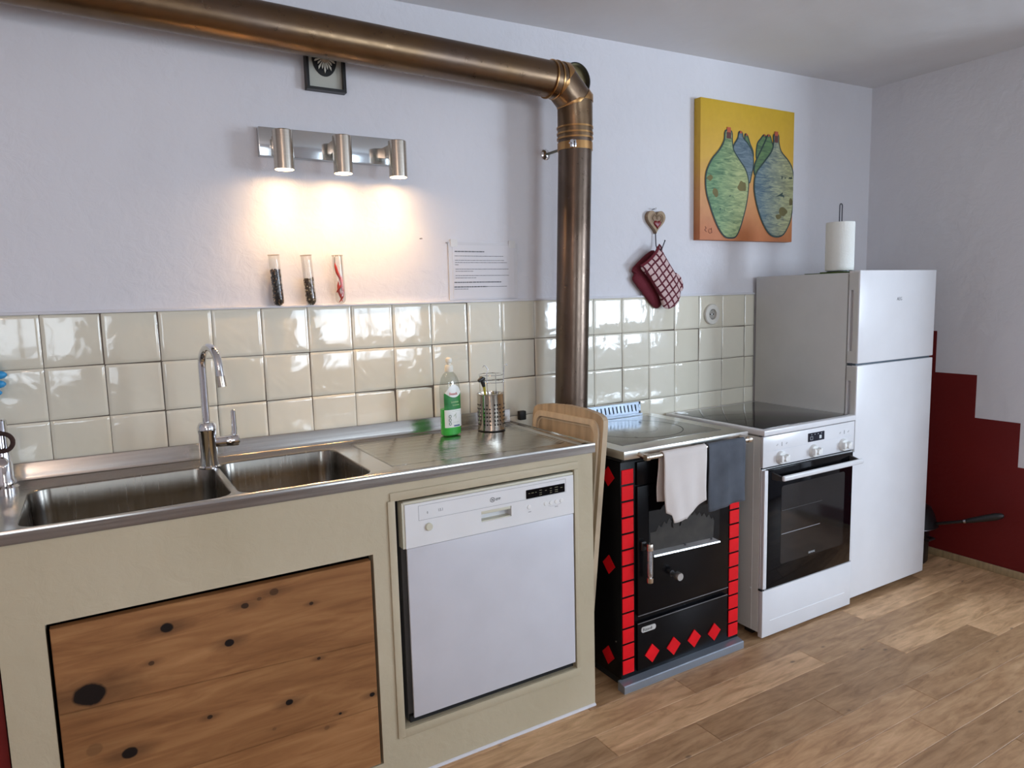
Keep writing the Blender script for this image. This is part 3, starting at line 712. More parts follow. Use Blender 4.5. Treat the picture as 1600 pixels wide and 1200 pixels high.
# ------------------------------------------------------------------ tea towels over the rail
def towel(name, x0, x1, front, back, m, label, folds, seed, fy=.0, notch=None, loosen=.003):
    rnd = random.Random(seed); bm = B(); nu, nv = 26, 40; G = []; rr = .0125
    ph = [rnd.uniform(0, 6) for _ in range(3)]
    for i in range(nu + 1):
        u = i / nu; x = x0 + (x1 - x0) * u; row = []
        Lf, Lb = front(u), back(u); tot = Lb + PI * rr + Lf
        for j in range(nv + 1):
            s = tot * j / nv
            if s < Lb: y, z, side, dn = RY + rr, RZ - (Lb - s), 1, (Lb - s)
            elif s < Lb + PI * rr:
                a = (s - Lb) / rr; y, z, side, dn = RY + rr * math.cos(a), RZ + rr * math.sin(a), 0, 0
            else: dn = s - Lb - PI * rr; y, z, side = RY - rr, RZ - dn, -1
            w_ = min(1, dn / .12)
            f = folds * w_ * (math.sin(u * 7 + ph[0] + dn * 6) + .5 * math.sin(u * 15 + ph[1] - dn * 9))
            if side == 1: y = min(y + .006 * w_ + max(f, -.002) * .3, RY + .032)
            else: y = y + f - abs(fy) * w_
            xx = x + .004 * w_ * math.sin(dn * 20 + ph[2])
            if side == -1: xx += notch(u, dn) if notch else 0
            row.append(bm.verts.new((xx, y, z)))
        G.append(row)
    for i in range(nu):
        for j in range(nv): bm.faces.new((G[i][j], G[i + 1][j], G[i + 1][j + 1], G[i][j + 1]))
    o = obj(name, bm, m, None, sharp=80)
    sm = o.modifiers.new('thickness', 'SOLIDIFY'); sm.thickness = .0022; sm.offset = 0
    return tag(o, label, 'tea towel', 'tea towels on the stove rail')
CLOTH_W = mat('white_cotton', (.68, .63, .60), .9, var=.05, vscale=6, bmp=.25, bscale=500)
CLOTH_G = mat('dark_grey_cotton', (.075, .085, .105), .9, var=.3, vscale=9, bmp=.3, bscale=500)
def fw(u):
    if u < .12: return .205 + .1 * u
    if u < .50: return .245 - .01 * (u - .12)
    return .243 - .055 * ((u - .50) / .5) ** .8
towel('tea_towel', 1.772, 1.976, fw, lambda u: .170 + .02 * u, CLOTH_W, 'cream-white tea towel hanging unevenly over the stove rail', .0045, 3, .004, lambda u, d: .016 * (1 - u) * min(1, d / .2) + (-.006 * d / .2))
towel('tea_towel', 1.986, 2.176, lambda u: .238 - .012 * u, lambda u: .22, CLOTH_G, 'dark slate-grey tea towel hanging on the right of the stove rail', .0055, 8, .002)

# ------------------------------------------------------------------ leaning wooden board between counter and stove
brd = thing('wooden_board', (1.54, -.33, 0), 'pale scrubbed wooden pastry board with a grooved border, upright between counter and stove', 'board')
yb0, yb1, ztp = -.553, -.118, 1.010
def bmap(bm):      # lean: top edge towards the stove pipe
    for v in bm.verts: v.co.x += 1.517 + .045 * v.co.z; v.co.y += .075 * (1 - v.co.z)
    return bm
out = []
for (cy_, cz_, a0) in ((yb1 - .02, ztp - .02 - .012, 0), ):
    pass
tops = [(yb1, .0), (yb1, .965), (yb1 - .006, .983), (yb1 - .03, .995), (-.22, 1.006), (-.34, 1.014), (-.45, 1.012), (-.52, 1.004), (yb0 + .012, .996), (yb0 + .002, .985), (yb0, .965), (yb0, 0)]
bm = prism(B(), tops, .0, .020, 'x'); obj('board_panel', bmap(bm), BOARDWOOD, brd, smooth=False)
def band(lo, hi, x0_, x1_):
    bm = B(); n = len(lo)
    for (pa, pb, pc, pd) in [((*lo[i],), (*lo[i + 1],), (*hi[i + 1],), (*hi[i],)) for i in range(n - 1)]:
        f = [bm.verts.new((x0_, *p)) for p in (pa, pb, pc, pd)]; g = [bm.verts.new((x1_, *p)) for p in (pa, pb, pc, pd)]
        bm.faces.new(f); bm.faces.new(g[::-1])
        for k in range(4): bm.faces.new((f[k], f[(k + 1) % 4], g[(k + 1) % 4], g[k]))
    bmesh.ops.remove_doubles(bm, verts=bm.verts, dist=1e-5); return bm
def arch(ins, r):
    L = [(yb1 - ins, .02)]
    cy_, cz_ = yb1 - ins - r, .992 - ins - r
    L += [(cy_ + r * math.cos(t), cz_ + r * math.sin(t)) for t in [PI / 2 * k / 6 for k in range(7)]]
    cy2 = yb0 + ins + r; cz2 = 1.000 - ins - r
    L += [(cy2 - r * math.sin(t), cz2 + r * math.cos(t)) for t in [PI / 2 * k / 6 for k in range(7)]]
    L.append((yb0 + ins, .02)); return L
obj('raised_border', bmap(band(arch(.016, .045), arch(.036, .035), -.008, .0005)), BOARDLIGHT, brd, smooth=False)
obj('inner_moulding', bmap(band(arch(.040, .032), arch(.046, .028), -.002, .0005)), BOARDLIGHT, brd, smooth=False)

# ------------------------------------------------------------------ free-standing cooker
ov = thing('electric_cooker', (2.65, -.28, 0), 'white free-standing electric cooker with black ceramic hob and glass oven door', 'cooker')
OX0, OX1, OY = 2.342, 2.920, -.543
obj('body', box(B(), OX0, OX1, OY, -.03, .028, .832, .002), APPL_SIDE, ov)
for x in (OX0 + .02, OX1 - .06):
    for y in (-.5, -.12): obj('foot', box(B(), x, x + .04, y, y + .04, 0, .03, .002), BLACKP, ov)
hob = obj('hob_frame', box(B(), OX0 - .003, OX1 + .004, OY - .020, -.012, .838, .861, .004, 3), APPL, ov)
obj('hob_glass', box(B(), OX0 + .022, OX1 - .016, OY + .006, -.045, .8608, .8628, .0008), mat('hob_glass', (.012, .012, .012), .04, var=.1, spec=.7), hob)
obj('seam', bx(OX0 + .002, OX1 - .002, OY - .006, OY + .01, .8345, .8382), mat('blue_black_seam', (.03, .05, .08), .4, var=.1), ov)
cp_ = obj('control_panel', box(B(), OX0, OX1 + .003, OY - .013, OY, .710, .8342, .002), APPL, ov)
cy0 = OY - .013
ds = obj('clock_display', prism(B(), rrect(2.612, 2.717, .7805, .8165, .002), cy0 - .0012, cy0), mat('display_navy', (.008, .012, .025), .1, var=.1), cp_, smooth=False)
bm = B()
for x in (2.634, 2.655, 2.676, 2.697): box(bm, x - .002, x + .002, cy0 - .0017, cy0 - .0011, .8075, .8105)
for (a, b_, c, d) in ((2.626, 2.642, .800, .8012), (2.626, 2.642, .7875, .7887), (2.626, 2.6272, .7875, .8012), (2.6408, 2.642, .7875, .8012), (2.684, 2.698, .788, .802)): box(bm, a, b_, cy0 - .0017, cy0 - .0011, c, d)
obj('display_symbols', bm, LIGHTINK, cp_, kind='stuff')
bm = B(); box(bm, OX0 + .015, 2.605, cy0 - .0004, cy0 + .0002, .7735, .7741); box(bm, 2.725, OX1 - .015, cy0 - .0004, cy0 + .0002, .7735, .7741); obj('panel_line', bm, mat('faint_blue_grey', (.50, .53, .60), .5, var=.03), cp_, kind='stuff')
bm = B()
for cx in (2.452, 2.852):
    box(bm, cx - .001, cx + .001, cy0 - .0005, cy0 + .0003, .786, .802)
obj('dial_marks', bm, INK, cp_, kind='stuff')
bm = B()
for cx in (2.452, 2.852):
    for s in (-1, 1):
        for q in (0, 1): box(bm, cx + s * .028 - .004 + q * .005, cx + s * .028 - .001 + q * .005, cy0 - .0005, cy0 + .0003, .790 + q * .003, .795 + q * .003)
obj('dial_symbols', bm, GREYINK, cp_, kind='stuff')
def knob(cx, cz):
    o = obj('knob', lathe(B(), [(.0001, -.012), (.0235, -.012), (.0265, -.008), (.0275, 0)], (cx, cy0, cz), 'y', 32), WHITEP, cp_)
    bm = B(); lathe(bm, [(.0001, -.034), (.0105, -.034), (.0118, -.032), (.0118, -.012)], (cx, cy0, cz), 'y', 24); obj('knob_centre', bm, WHITEP, o)
    bm = B(); box(bm, cx - .0225, cx + .0225, cy0 - .029, cy0 - .011, cz - .0065, cz + .0065, .003)
    for s in (-1, 1): box(bm, cx + s * .019 - .006, cx + s * .019 + .006, cy0 - .0285, cy0 - .011, cz - .0145, cz + .0145, .004)
    obj('knob_grip', bm, WHITEP, o)
for cx in (2.445, 2.648, 2.845): knob(cx, .740)
# oven door
DY = OY - .026
od = obj('oven_door', box(B(), OX0 + .001, OX1 - .001, OY - .008, OY, .213, .703, .001), APPL, ov)
obj('door_gap', bx(OX0 + .003, OX1 - .003, OY - .004, OY + .002, .7035, .708), DARKGAP, ov)
obj('door_edge_left', box(B(), OX0 + .002, OX0 + .022, OY - .022, OY - .008, .214, .700, .002), APPL, od)
obj('door_edge_right', box(B(), OX1 - .016, OX1 - .002, OY - .022, OY - .008, .214, .700, .002), APPL, od)
gls = obj('door_glass', box(B(), OX0 + .0225, OX1 - .0165, OY - .023, OY - .008, .212, .702, .0008), GLASSBLACK, od)
obj('oven_window', prism(B(), rrect(2.443, 2.850, .300, .625, .012), OY - .0236, OY - .0229), mat('oven_window_tint', (.010, .010, .011), .08, var=.2), od, smooth=False)
bm = B(); box(bm, 2.447, 2.690, OY - .0242, OY - .0236, .4235, .4262); obj('oven_rack', bm, mat('rack_silver', (.35, .36, .40), .3, .5, var=.05), od)
bm = B(); box(bm, 2.447, 2.700, OY - .0242, OY - .0236, .522, .5235); obj('upper_oven_rack', bm, mat('rack_dim', (.06, .06, .065), .4, var=.05), od)
text('door_lettering', 'SIEMENS', .0115, (2.620, OY - .0234, .3080), LIGHTINK, od, sx=.95)
HY = OY - .058
hb = obj('door_handle', box(B(), OX0 + .062, OX1 - .001, HY - .008, HY + .007, .657, .6785, .006, 3), APPL, od)
for x0_, x1_ in ((OX0 + .04, OX0 + .066), (OX1 - .040, OX1 - .015)):
    bm = B()
    v = [bm.verts.new(c) for c in ((x0_, OY - .022, .690), (x0_ + .012, OY - .022, .690), (x1_, HY + .006, .676), (x1_ - .010, HY + .006, .676), (x0_, OY - .022, .660), (x0_ + .012, OY - .022, .660), (x1_, HY + .006, .658), (x1_ - .010, HY + .006, .658))]
    for f in ((0, 1, 2, 3), (4, 7, 6, 5), (0, 3, 7, 4), (1, 5, 6, 2), (0, 4, 5, 1), (3, 2, 6, 7)): bm.faces.new([v[i] for i in f])
    obj('handle_mount', bm, BLACKP, hb, smooth=False)
# drawer
dw2 = obj('drawer', box(B(), OX0 + .001, OX1 - .001, OY - .022, OY, .010, .207, .002), APPL, ov)
obj('drawer_groove', bx(OX0 + .045, OX1 - .045, OY - .0232, OY - .0215, .073, .0755), mat('bright_edge', (.88, .90, .92), .2, var=.02), dw2)
obj('hinge_cover', bx(OX0 - .003, OX0 + .012, OY - .020, OY - .002, .207, .214), BLACKP, ov)
obj('side_seam', bx(OX0 - .0012, OX0, OY + .032, OY + .034, .03, .830), mat('pale_edge', (.78, .77, .74), .4, var=.02), ov)
for (y, z) in ((-.500, .820), (-.505, .205)): obj('side_screw', lathe(B(), [(.0001, -.003), (.004, -.002), (.004, 0)], (OX0, y, z), 'x', 12), INK if z > .5 else WHITEP, ov)

# ------------------------------------------------------------------ fridge-freezer
fr = thing('fridge_freezer', (3.21, -.28, 0), 'tall white fridge-freezer with two doors, standing right of the cooker', 'fridge')
FX0, FX1 = 2.962, 3.508
FX0 = 2.9285
FYD = -.506
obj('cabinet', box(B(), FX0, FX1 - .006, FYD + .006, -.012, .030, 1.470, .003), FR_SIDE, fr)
obj('door_seal', bx(FX0 + .006, FX1 - .010, FYD + .001, FYD + .006, .045, 1.462), mat('grey_seal', (.18, .18, .17), .7, var=.1), fr)
FD = -.556
def fdoor(z0, z1, name, hz0_, hz1_):
    bm = B(); x0, x1 = FX0, FX1
    # front slab with rounded edges; back slab left open where the finger groove runs
    box(bm, x0, x1, FD, FYD - .022, z0, z1, .004, 3)
    box(bm, x0 + .014, x1, FYD - .022, FYD, z0 + .002, z1 - .002)
    for a, b_ in ((z0 + .002, hz0_), (hz1_, z1 - .002)): box(bm, x0, x0 + .0141, FYD - .0225, FYD, a, b_)
    box(bm, x0 + .0, x0 + .0141, FYD - .008, FYD, hz0_, hz1_)
    return obj(name, bm, APPL, fr, sharp=30)
fu = fdoor(1.081, 1.4785, 'freezer_door', 1.135, 1.395); fl = fdoor(.028, 1.073, 'fridge_door', .745, 1.005)
for o in (fu, fl):
    z0, z1 = (1.087, 1.470) if o is fu else (.034, 1.067)
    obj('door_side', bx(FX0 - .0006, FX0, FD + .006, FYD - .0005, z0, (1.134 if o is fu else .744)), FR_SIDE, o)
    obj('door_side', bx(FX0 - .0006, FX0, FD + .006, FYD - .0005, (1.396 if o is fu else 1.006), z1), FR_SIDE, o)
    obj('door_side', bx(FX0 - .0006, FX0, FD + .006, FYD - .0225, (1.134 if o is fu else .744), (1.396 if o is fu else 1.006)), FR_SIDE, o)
obj('door_divider', bx(FX0 + .006, FX1 - .008, FD + .012, FYD, 1.0735, 1.0805), mat('blue_grey_gap', (.06, .09, .12), .5, var=.1), fr)
text('lettering', 'AEG', .0215, (3.200, FD - .0003, 1.3445), mat('logo_grey', (.20, .20, .22), .4, var=.05), fu, sx=.95)
obj('hinge', bx(FX1 - .05, FX1 - .004, FD + .015, FD + .04, 1.0738, 1.0802), CHROME, fr)
for x in (FX0 + .05, FX1 - .05):
    for y in (-.46, -.08): obj('foot', lathe(B(), [(.0001, 0), (.018, 0), (.018, .02), (.012, .031), (.0001, .031)], (x, y, 0), 'z', 14), BLACKP, fr)
obj('toe_plinth', bx(FX0 + .01, FX1 - .02, -.49, -.46, .008, .030), BLACKP, fr)

# on the fridge
gc = thing('green_mat', (3.03, -.36, 1.4705), 'thin olive-green folded mat lying on top of the fridge', 'mat')
GM = mat('olive_fabric', (.075, .12, .02), .85, var=.2, bmp=.3, bscale=120)
obj('lower_fold', box(B(), 2.945, 3.16, -.44, -.27, 1.4705, 1.4735, .0012), GM, gc); obj('upper_fold', box(B(), 2.950, 3.14, -.465, -.345, 1.4737, 1.4775, .0012), GM, gc)
pr_ = thing('paper_towel_holder', (3.013, -.398, 1.478), 'dark wire kitchen-roll holder with a loop handle on the fridge', 'holder')
PX, PY, PZ = 3.013, -.398, 1.478
WIRE = mat('dark_wire', (.06, .06, .075), .3, .8, var=.1)
obj('base', lathe(B(), [(.0001, 0), (.052, 0), (.052, .003), (.0001, .0035)], (PX, PY, PZ), 'z', 32), WIRE, pr_)
bm = B(); zz = [PZ + .003, 1.74, 1.762]
tube(bm, [(PX - .0085, PY, PZ + .003), (PX - .0085, PY, 1.755)] + [(PX - .0085 * math.cos(t), PY, 1.765 + .010 * math.sin(t)) for t in [PI * k / 8 for k in range(9)]] + [(PX + .0085, PY, 1.755), (PX + .0085, PY, PZ + .003)], .0024, 8)
obj('loop_rod', bm, WIRE, pr_)
rl = obj('paper_towel_roll', lathe(B(), [(.018, .0), (.0565, .0), (.0590, .004), (.0595, .02), (.0595, .200), (.0588, .211), (.018, .213), (.018, .0)], (PX, PY, PZ + .0045), 'z', 40, caps=False), mat('kitchen_paper', (.80, .80, .75), .95, var=.03, bmp=.4, bscale=180))
tag(rl, 'white roll of kitchen paper standing on the holder atop the fridge', 'paper towel')

# ------------------------------------------------------------------ pans beside the fridge
PAN = mat('black_pan', (.006, .006, .007), .35, var=.2)
pn = thing('frying_pan', (3.655, -.38, .20), 'black frying pan upside down in the gap right of the fridge, handle sticking out', 'pan')
obj('pan_bowl', lathe(B(), [(.138, .006), (.141, .000), (.137, .004), (.122, .058), (.108, .090), (.085, .106), (.04, .113), (.0001, .114)], (3.655, -.385, .197), 'z', 36, caps=False), PAN, pn)
obj('rim', lathe(B(), [(.1395, -.001), (.1425, .001), (.1415, .004), (.139, .003), (.1395, -.001)], (3.655, -.385, .197), 'z', 36, caps=False), mat('pan_rim_steel', (.4, .4, .42), .25, 1, var=.1), pn)
h0, h1, h2 = Vector((3.675, -.518, .222)), Vector((3.705, -.640, .262)), Vector((3.745, -.790, .322))
hs = obj('handle_shank', tube(B(), [h0, h1], [.008, .0075], 12), PAN, pn)
obj('handle_ring', tube(B(), [h1 - (h1 - h0).normalized() * .006, h1 + (h1 - h0).normalized() * .004], .0105, 14), MATS['pan_rim_steel'], pn)
obj('handle_grip', tube(B(), [h1, h1.lerp(h2, .15), h1.lerp(h2, .45), h1.lerp(h2, .8), h1.lerp(h2, .95), h2], [.0095, .0125, .0155, .0175, .013, .005], 14), BLACKP, pn)
pt = thing('stock_pot', (3.655, -.36, 0), 'black cooking pot on the floor right of the fridge, under the frying pan', 'pot')
obj('pot_body', lathe(B(), [(.0001, 0), (.112, 0), (.122, .012), (.124, .17), (.128, .176), (.120, .176), (.116, .02), (.0001, .014)], (3.655, -.36, 0), 'z', 36, caps=False), PAN, pt)
obj('pot_lid', lathe(B(), [(.126, .177), (.126, .181), (.09, .188), (.03, .192), (.0001, .192), ], (3.655, -.36, 0), 'z', 36, caps=False), PAN, pt)
for s in (-1, 1): obj('pot_handle', tube(B(), [(3.655 - .03, -.36 + s * .122, .14), (3.655 - .025, -.36 + s * .150, .142), (3.655 + .025, -.36 + s * .150, .142), (3.655 + .03, -.36 + s * .122, .14)], .006, 10), BLACKP, pt)

# ------------------------------------------------------------------ stove pipe
PYY = -.150; pr0 = .0635
pipe = thing('stove_pipe', (1.72, PYY, .872), 'bronze-brown metal flue pipe rising from the stove and running left under the ceiling', 'pipe')
def px_(z): return 1.712 + (z - .872) * .0365       # the upright leans very slightly
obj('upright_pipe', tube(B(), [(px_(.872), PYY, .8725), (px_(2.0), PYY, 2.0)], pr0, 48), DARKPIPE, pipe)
def hz_(x): return 2.2275 - .0225 * x
obj('horizontal_pipe', tube(B(), [(XL, PYY, hz_(XL)), (1.655, PYY, hz_(1.655))], pr0, 48), PIPE, pipe)
ez = hz_(1.66); ex = px_(2.03)
obj('elbow', tube(B(), [(1.640, PYY, ez), (1.688, PYY, ez - .001), (ex, PYY, ez - .066), (ex - .002, PYY, 1.985)], pr0 + .0025, 48), PIPE, pipe)
for a, b_ in (((1.636, PYY, ez + .0005), (1.641, PYY, ez)), ((1.662, PYY, ez), (1.667, PYY, ez)), ((ex - .002, PYY, 2.030), (ex - .002, PYY, 2.024)), ((ex - .002, PYY, 2.008), (ex - .002, PYY, 2.002)), ((ex - .002, PYY, 1.990), (ex - .002, PYY, 1.984))):
    obj('joint_ring', tube(B(), [a, b_], pr0 + .0055, 48), BRASS, pipe)
# seams of the segmented elbow
P0, P1, P2, P3 = Vector((1.640, PYY, ez)), Vector((1.688, PYY, ez - .001)), Vector((ex, PYY, ez - .066)), Vector((ex - .002, PYY, 1.985))
for a, c, b_ in ((P0, P1, P2), (P1, P2, P3)):
    obj('elbow_seam', tube(B(), [c - (c - a).normalized() * .0026, c, c + (b_ - c).normalized() * .0026], pr0 + .0048, 48), BRASS, pipe)
cz_ = 1.958; bx_ = px_(cz_)
br = obj('clamp_band', tube(B(), [(bx_, PYY, cz_ + .014), (bx_, PYY, cz_ - .014)], pr0 + .003, 48), BRASS, pipe)
obj('clamp_rod', tube(B(), [(1.722, 0.008, 1.957), (1.722, -.095, 1.957)], .0052, 12), mat('grey_green_metal', (.20, .21, .17), .4, .8, var=.1), br)
obj('clamp_rosette', lathe(B(), [(.0001, -.008), (.014, -.006), (.021, -.001), (.021, .004)], (1.722, .006, 1.957), 'y', 24), CHROME, br)
bm = B()
for s in (-.006, .006): box(bm, bx_ - .052 + s, bx_ - .046 + s, PYY - .064, PYY - .048, cz_ - .013, cz_ + .013, .001)
tube(bm, [(bx_ - .066, PYY - .056, cz_), (bx_ - .034, PYY - .056, cz_)], .003, 8); obj('clamp_bolt', bm, CHROME, br)

fc = thing('flue_cap', (1.853, -.004, 2.19), 'round brass flue opening cover with a black rim on the wall behind the pipe elbow', 'cover')
obj('cap_rim', lathe(B(), [(.064, .008), (.0665, -.010), (.066, -.030), (.0615, -.031), (.0605, -.012), (.0605, .008)], (1.853, 0, 2.248), 'y', 40, caps=False), BLACKP, fc)
obj('cap_disc', lathe(B(), [(.0001, -.016), (.02, -.0155), (.045, -.013), (.0605, -.010), (.0605, .006)], (1.853, 0, 2.248), 'y', 40), mat('old_brass', (.40, .33, .17), .35, .9, var=.3, vscale=20), fc)

# ------------------------------------------------------------------ wall spotlights
lamp = thing('wall_spotlight', (.865, .008, 1.866), 'brushed steel wall light bar with three lit downward cylinder spots', 'wall lamp')
bm = B(); box(bm, .626, 1.101, -.016, .009, 1.866, 1.955, .002); obj('back_plate', bm, PLATE, lamp)
BULB = mat('lit_bulb', (1, .9, .7), .5, emit=((1.0, .80, .52), 26))
for cx in (.684, .872, 1.062):
    cyy = -.083
    cyl = obj('spot_cylinder', lathe(B(), [(.0001, 1.934), (.029, 1.934), (.0305, 1.932), (.0305, 1.816), (.0285, 1.815), (.0285, 1.826), (.0285, 1.834)], (cx, cyy, 0), 'z', 32, caps=False), SATIN, lamp)
    obj('spot_bulb', lathe(B(), [(.0001, 1.8205), (.0283, 1.8205), (.0283, 1.8225), (.0001, 1.8225)], (cx, cyy, 0), 'z', 28, caps=False), BULB, cyl)
    obj('spot_mount', bx(cx - .019, cx + .019, -.054, -.016, 1.888, 1.926), SATIN, lamp)
    l = bpy.data.lights.new('spot_light', 'AREA'); l.shape = 'DISK'; l.size = .05; l.energy = .42; l.color = (1.0, .58, .25)
    o = bpy.data.objects.new('spot_light', l); o.location = (cx, cyy, 1.8195); COL.objects.link(o)
    l = bpy.data.lights.new('spot_beam', 'SPOT'); l.energy = 8.0; l.color = (1.0, .58, .24); l.spot_size = math.radians(115); l.spot_blend = 1.0; l.shadow_soft_size = .02
    o = bpy.data.objects.new('spot_beam', l); o.location = (cx, cyy, 1.818); o.rotation_euler = (math.radians(-4), 0, 0); COL.objects.link(o)

# ------------------------------------------------------------------ sun picture
sp_ = thing('sun_picture', (.853, .009, 2.086), 'small black shadow-box frame holding a white sun face on a black oval', 'picture')
fx0, fx1, fz0, fz1 = .788, .918, 2.088, 2.290; yf, yk = -.020, .009
bm = B(); t = .009
for (a, b_, c, d) in ((fx0, fx0 + t, fz0, fz1), (fx1 - t, fx1, fz0, fz1), (fx0 + t, fx1 - t, fz0, fz0 + t), (fx0 + t, fx1 - t, fz1 - t, fz1)): box(bm, a, b_, yf, yk, c, d)
obj('frame', bm, BLACKP, sp_, smooth=False)
obj('mount_board', bx(fx0 + t, fx1 - t, -.002, yk, fz0 + t, fz1 - t), mat('cream_mount', (.50, .50, .44), .8, var=.03), sp_)
ccx, ccz = .853, 2.196
obj('oval', prism(B(), [(ccx + .041 * math.cos(a), ccz + .060 * math.sin(a)) for a in [2 * PI * k / 36 for k in range(36)]], -.005, -.002), BLACKP, sp_, smooth=False)
bm = B()
for k in range(20):
    a = 2 * PI * k / 20; ln = .040 if k % 2 else .032
    c, s = math.cos(a), math.sin(a); px, pz = -s, c
    prism(bm, [(ccx + c * .014 + px * .0015, ccz + .0 + s * .018 + pz * .0015), (ccx + c * ln * .8 + px * .0030, ccz + s * ln + pz * .0030), (ccx + c * ln * .9, ccz + s * ln * 1.25), (ccx + c * ln * .8 - px * .0030, ccz + s * ln - pz * .0030), (ccx + c * .014 - px * .0015, ccz + s * .018 - pz * .0015)], -.008, -.005)
obj('sun_rays', bm, mat('bone_white', (.72, .70, .60), .6, var=.05), sp_, smooth=False)
obj('sun_face', lathe(B(), [(.0001, -.016), (.008, -.015), (.014, -.011), (.017, -.005)], (ccx, 0, ccz), 'y', 24), mat('sun_face_tan', (.52, .44, .34), .6, var=.25, vscale=60), sp_)
bm = B()
for dx in (-.006, .006): lathe(bm, [(.0001, -.0165), (.0018, -.016), (.0018, -.012)], (ccx + dx, 0, ccz + .004), 'y', 8)
box(bm, ccx - .005, ccx + .005, -.0162, -.012, ccz - .008, ccz - .0065); obj('sun_features', bm, INK, sp_, kind='stuff')

# ------------------------------------------------------------------ spice tubes
def grains(bm, cx, cy, z0, z1, r, n, seed, rad=.0030):
    rnd = random.Random(seed)
    for _ in range(n):
        a = rnd.uniform(0, 2 * PI); q = r * math.sqrt(rnd.uniform(.35, 1)); z = rnd.uniform(z0, z1)
        lim = r
        if z < z0 + r: lim = math.sqrt(max(0, r * r - (z0 + r - z) ** 2)) * .98
        q = min(q, lim); rr = rad * rnd.uniform(.7, 1.15)
        t = bmesh.new(); bmesh.ops.create_icosphere(t, subdivisions=1, radius=rr); bmesh.ops.translate(t, verts=t.verts, vec=(cx + q * math.cos(a), cy + q * math.sin(a), z + rnd.uniform(-.001, .001)))
        mi = 0 if rnd.random() < .72 else 1
        for f in t.faces: f.material_index = mi
        merge(bm, t)
PEPPER = mat('peppercorn', (.018, .013, .010), .7, var=.4, vscale=200); PEPPER2 = mat('brown_corn', (.22, .12, .05), .7, var=.4, vscale=200)
HERB = mat('dried_brown_spice', (.085, .060, .035), .8, var=.5, vscale=200); HERB2 = mat('pale_spice', (.40, .33, .20), .8, var=.3, vscale=200)
CHILI = mat('red_chilli', (.50, .035, .015), .3, var=.25, vscale=30); STEM = mat('chilli_stem', (.12, .13, .05), .7, var=.2)
def test_tube(cx, tilt, fill, mats_, seed, label, kind):
    cy = -.0135
    t = thing('spice_tube', (cx, cy, 1.394), label, 'glass tube', 'glass tubes on the tile ledge', rot=(0, tilt, 0))
    r = .0172; H = .163
    prof = [(.0001, .0)] + [(r * math.sin(a), r - r * math.cos(a)) for a in [PI / 2 * k / 6 for k in range(1, 7)]] + [(r, H - .003), (r + .0022, H), (r + .0010, H + .001), (r - .0006, H - .002)]
    obj('glass', lathe(B(), prof, (0, 0, 0), 'z', 28, caps=False), TUBE_GLASS, t, local=True)
    rim = B(); pts = [(math.cos(a) * (r + .001), math.sin(a) * (r + .001), H) for a in [2 * PI * k / 28 for k in range(29)]]
    tube(rim, pts, .0007, 5, False); obj('rim', rim, mat('rim_glass', (.45, .40, .34), .2, var=.1), t, local=True)
    if kind == 'grain':
        bm = B(); lathe(bm, [(.0001, .003)] + [((r - .004) * math.sin(a), .003 + (r - .004) * (1 - math.cos(a))) for a in [PI / 2 * k / 4 for k in range(1, 5)]] + [(r - .004, fill - .003), (.0001, fill - .002)], (0, 0, 0), 'z', 20, caps=False)
        grains(bm, 0, 0, .0015, fill, r - .0022, 420 if fill > .1 else 270, seed)
        obj('spice', bm, None, t, local=True, kind='stuff', mats=mats_)
    else:
        for (p, rs_) in (([(-.011, -.003, .139), (-.010, -.004, .125), (-.006, -.006, .104), (.001, -.008, .088), (.004, -.006, .070), (.002, -.005, .058)], [.001, .0042, .0050, .0042, .0030, .0008]),
                         ([(.010, .002, .094), (.009, .000, .080), (.006, -.003, .062), (.009, -.004, .044), (.006, -.003, .022), (-.006, 0, .006)], [.001, .0042, .0050, .0045, .0035, .0008]),
                         ([(-.002, .004, .076), (-.003, .003, .062), (-.004, .001, .044), (.000, .001, .028), (.006, .001, .008)], [.001, .0046, .0052, .0036, .0008]),
                         ([(.012, .004, .052), (.011, .002, .042), (.004, -.006, .030), (-.003, -.006, .020)], [.001, .0040, .0036, .0008]),
                         ([(-.012, .002, .040), (-.008, -.002, .046), (.000, -.007, .058), (.006, -.007, .068)], [.001, .0036, .0040, .0008])):
            c = obj('chilli', tube(B(), p, rs_, 10), CHILI, t, local=True)
        obj('stem', tube(B(), [(-.011, -.003, .137), (-.0095, -.003, .158)], .0010, 6), STEM, t, local=True)
        obj('stem', tube(B(), [(.010, .002, .092), (.0135, .003, .120), (.0135, .003, .160)], .0009, 6), STEM, t, local=True)
    return t
test_tube(.657, -.05, .118, [PEPPER, PEPPER2], 1, 'glass tube nearly full of black peppercorns, leftmost on the tile ledge', 'grain')
test_tube(.762, -.06, .088, [HERB, HERB2], 2, 'glass tube half full of mixed brown spice, middle one on the tile ledge', 'grain')
test_tube(.862, -.03, 0, None, 3, 'glass tube holding dried red chillies, rightmost on the tile ledge', 'chilli')

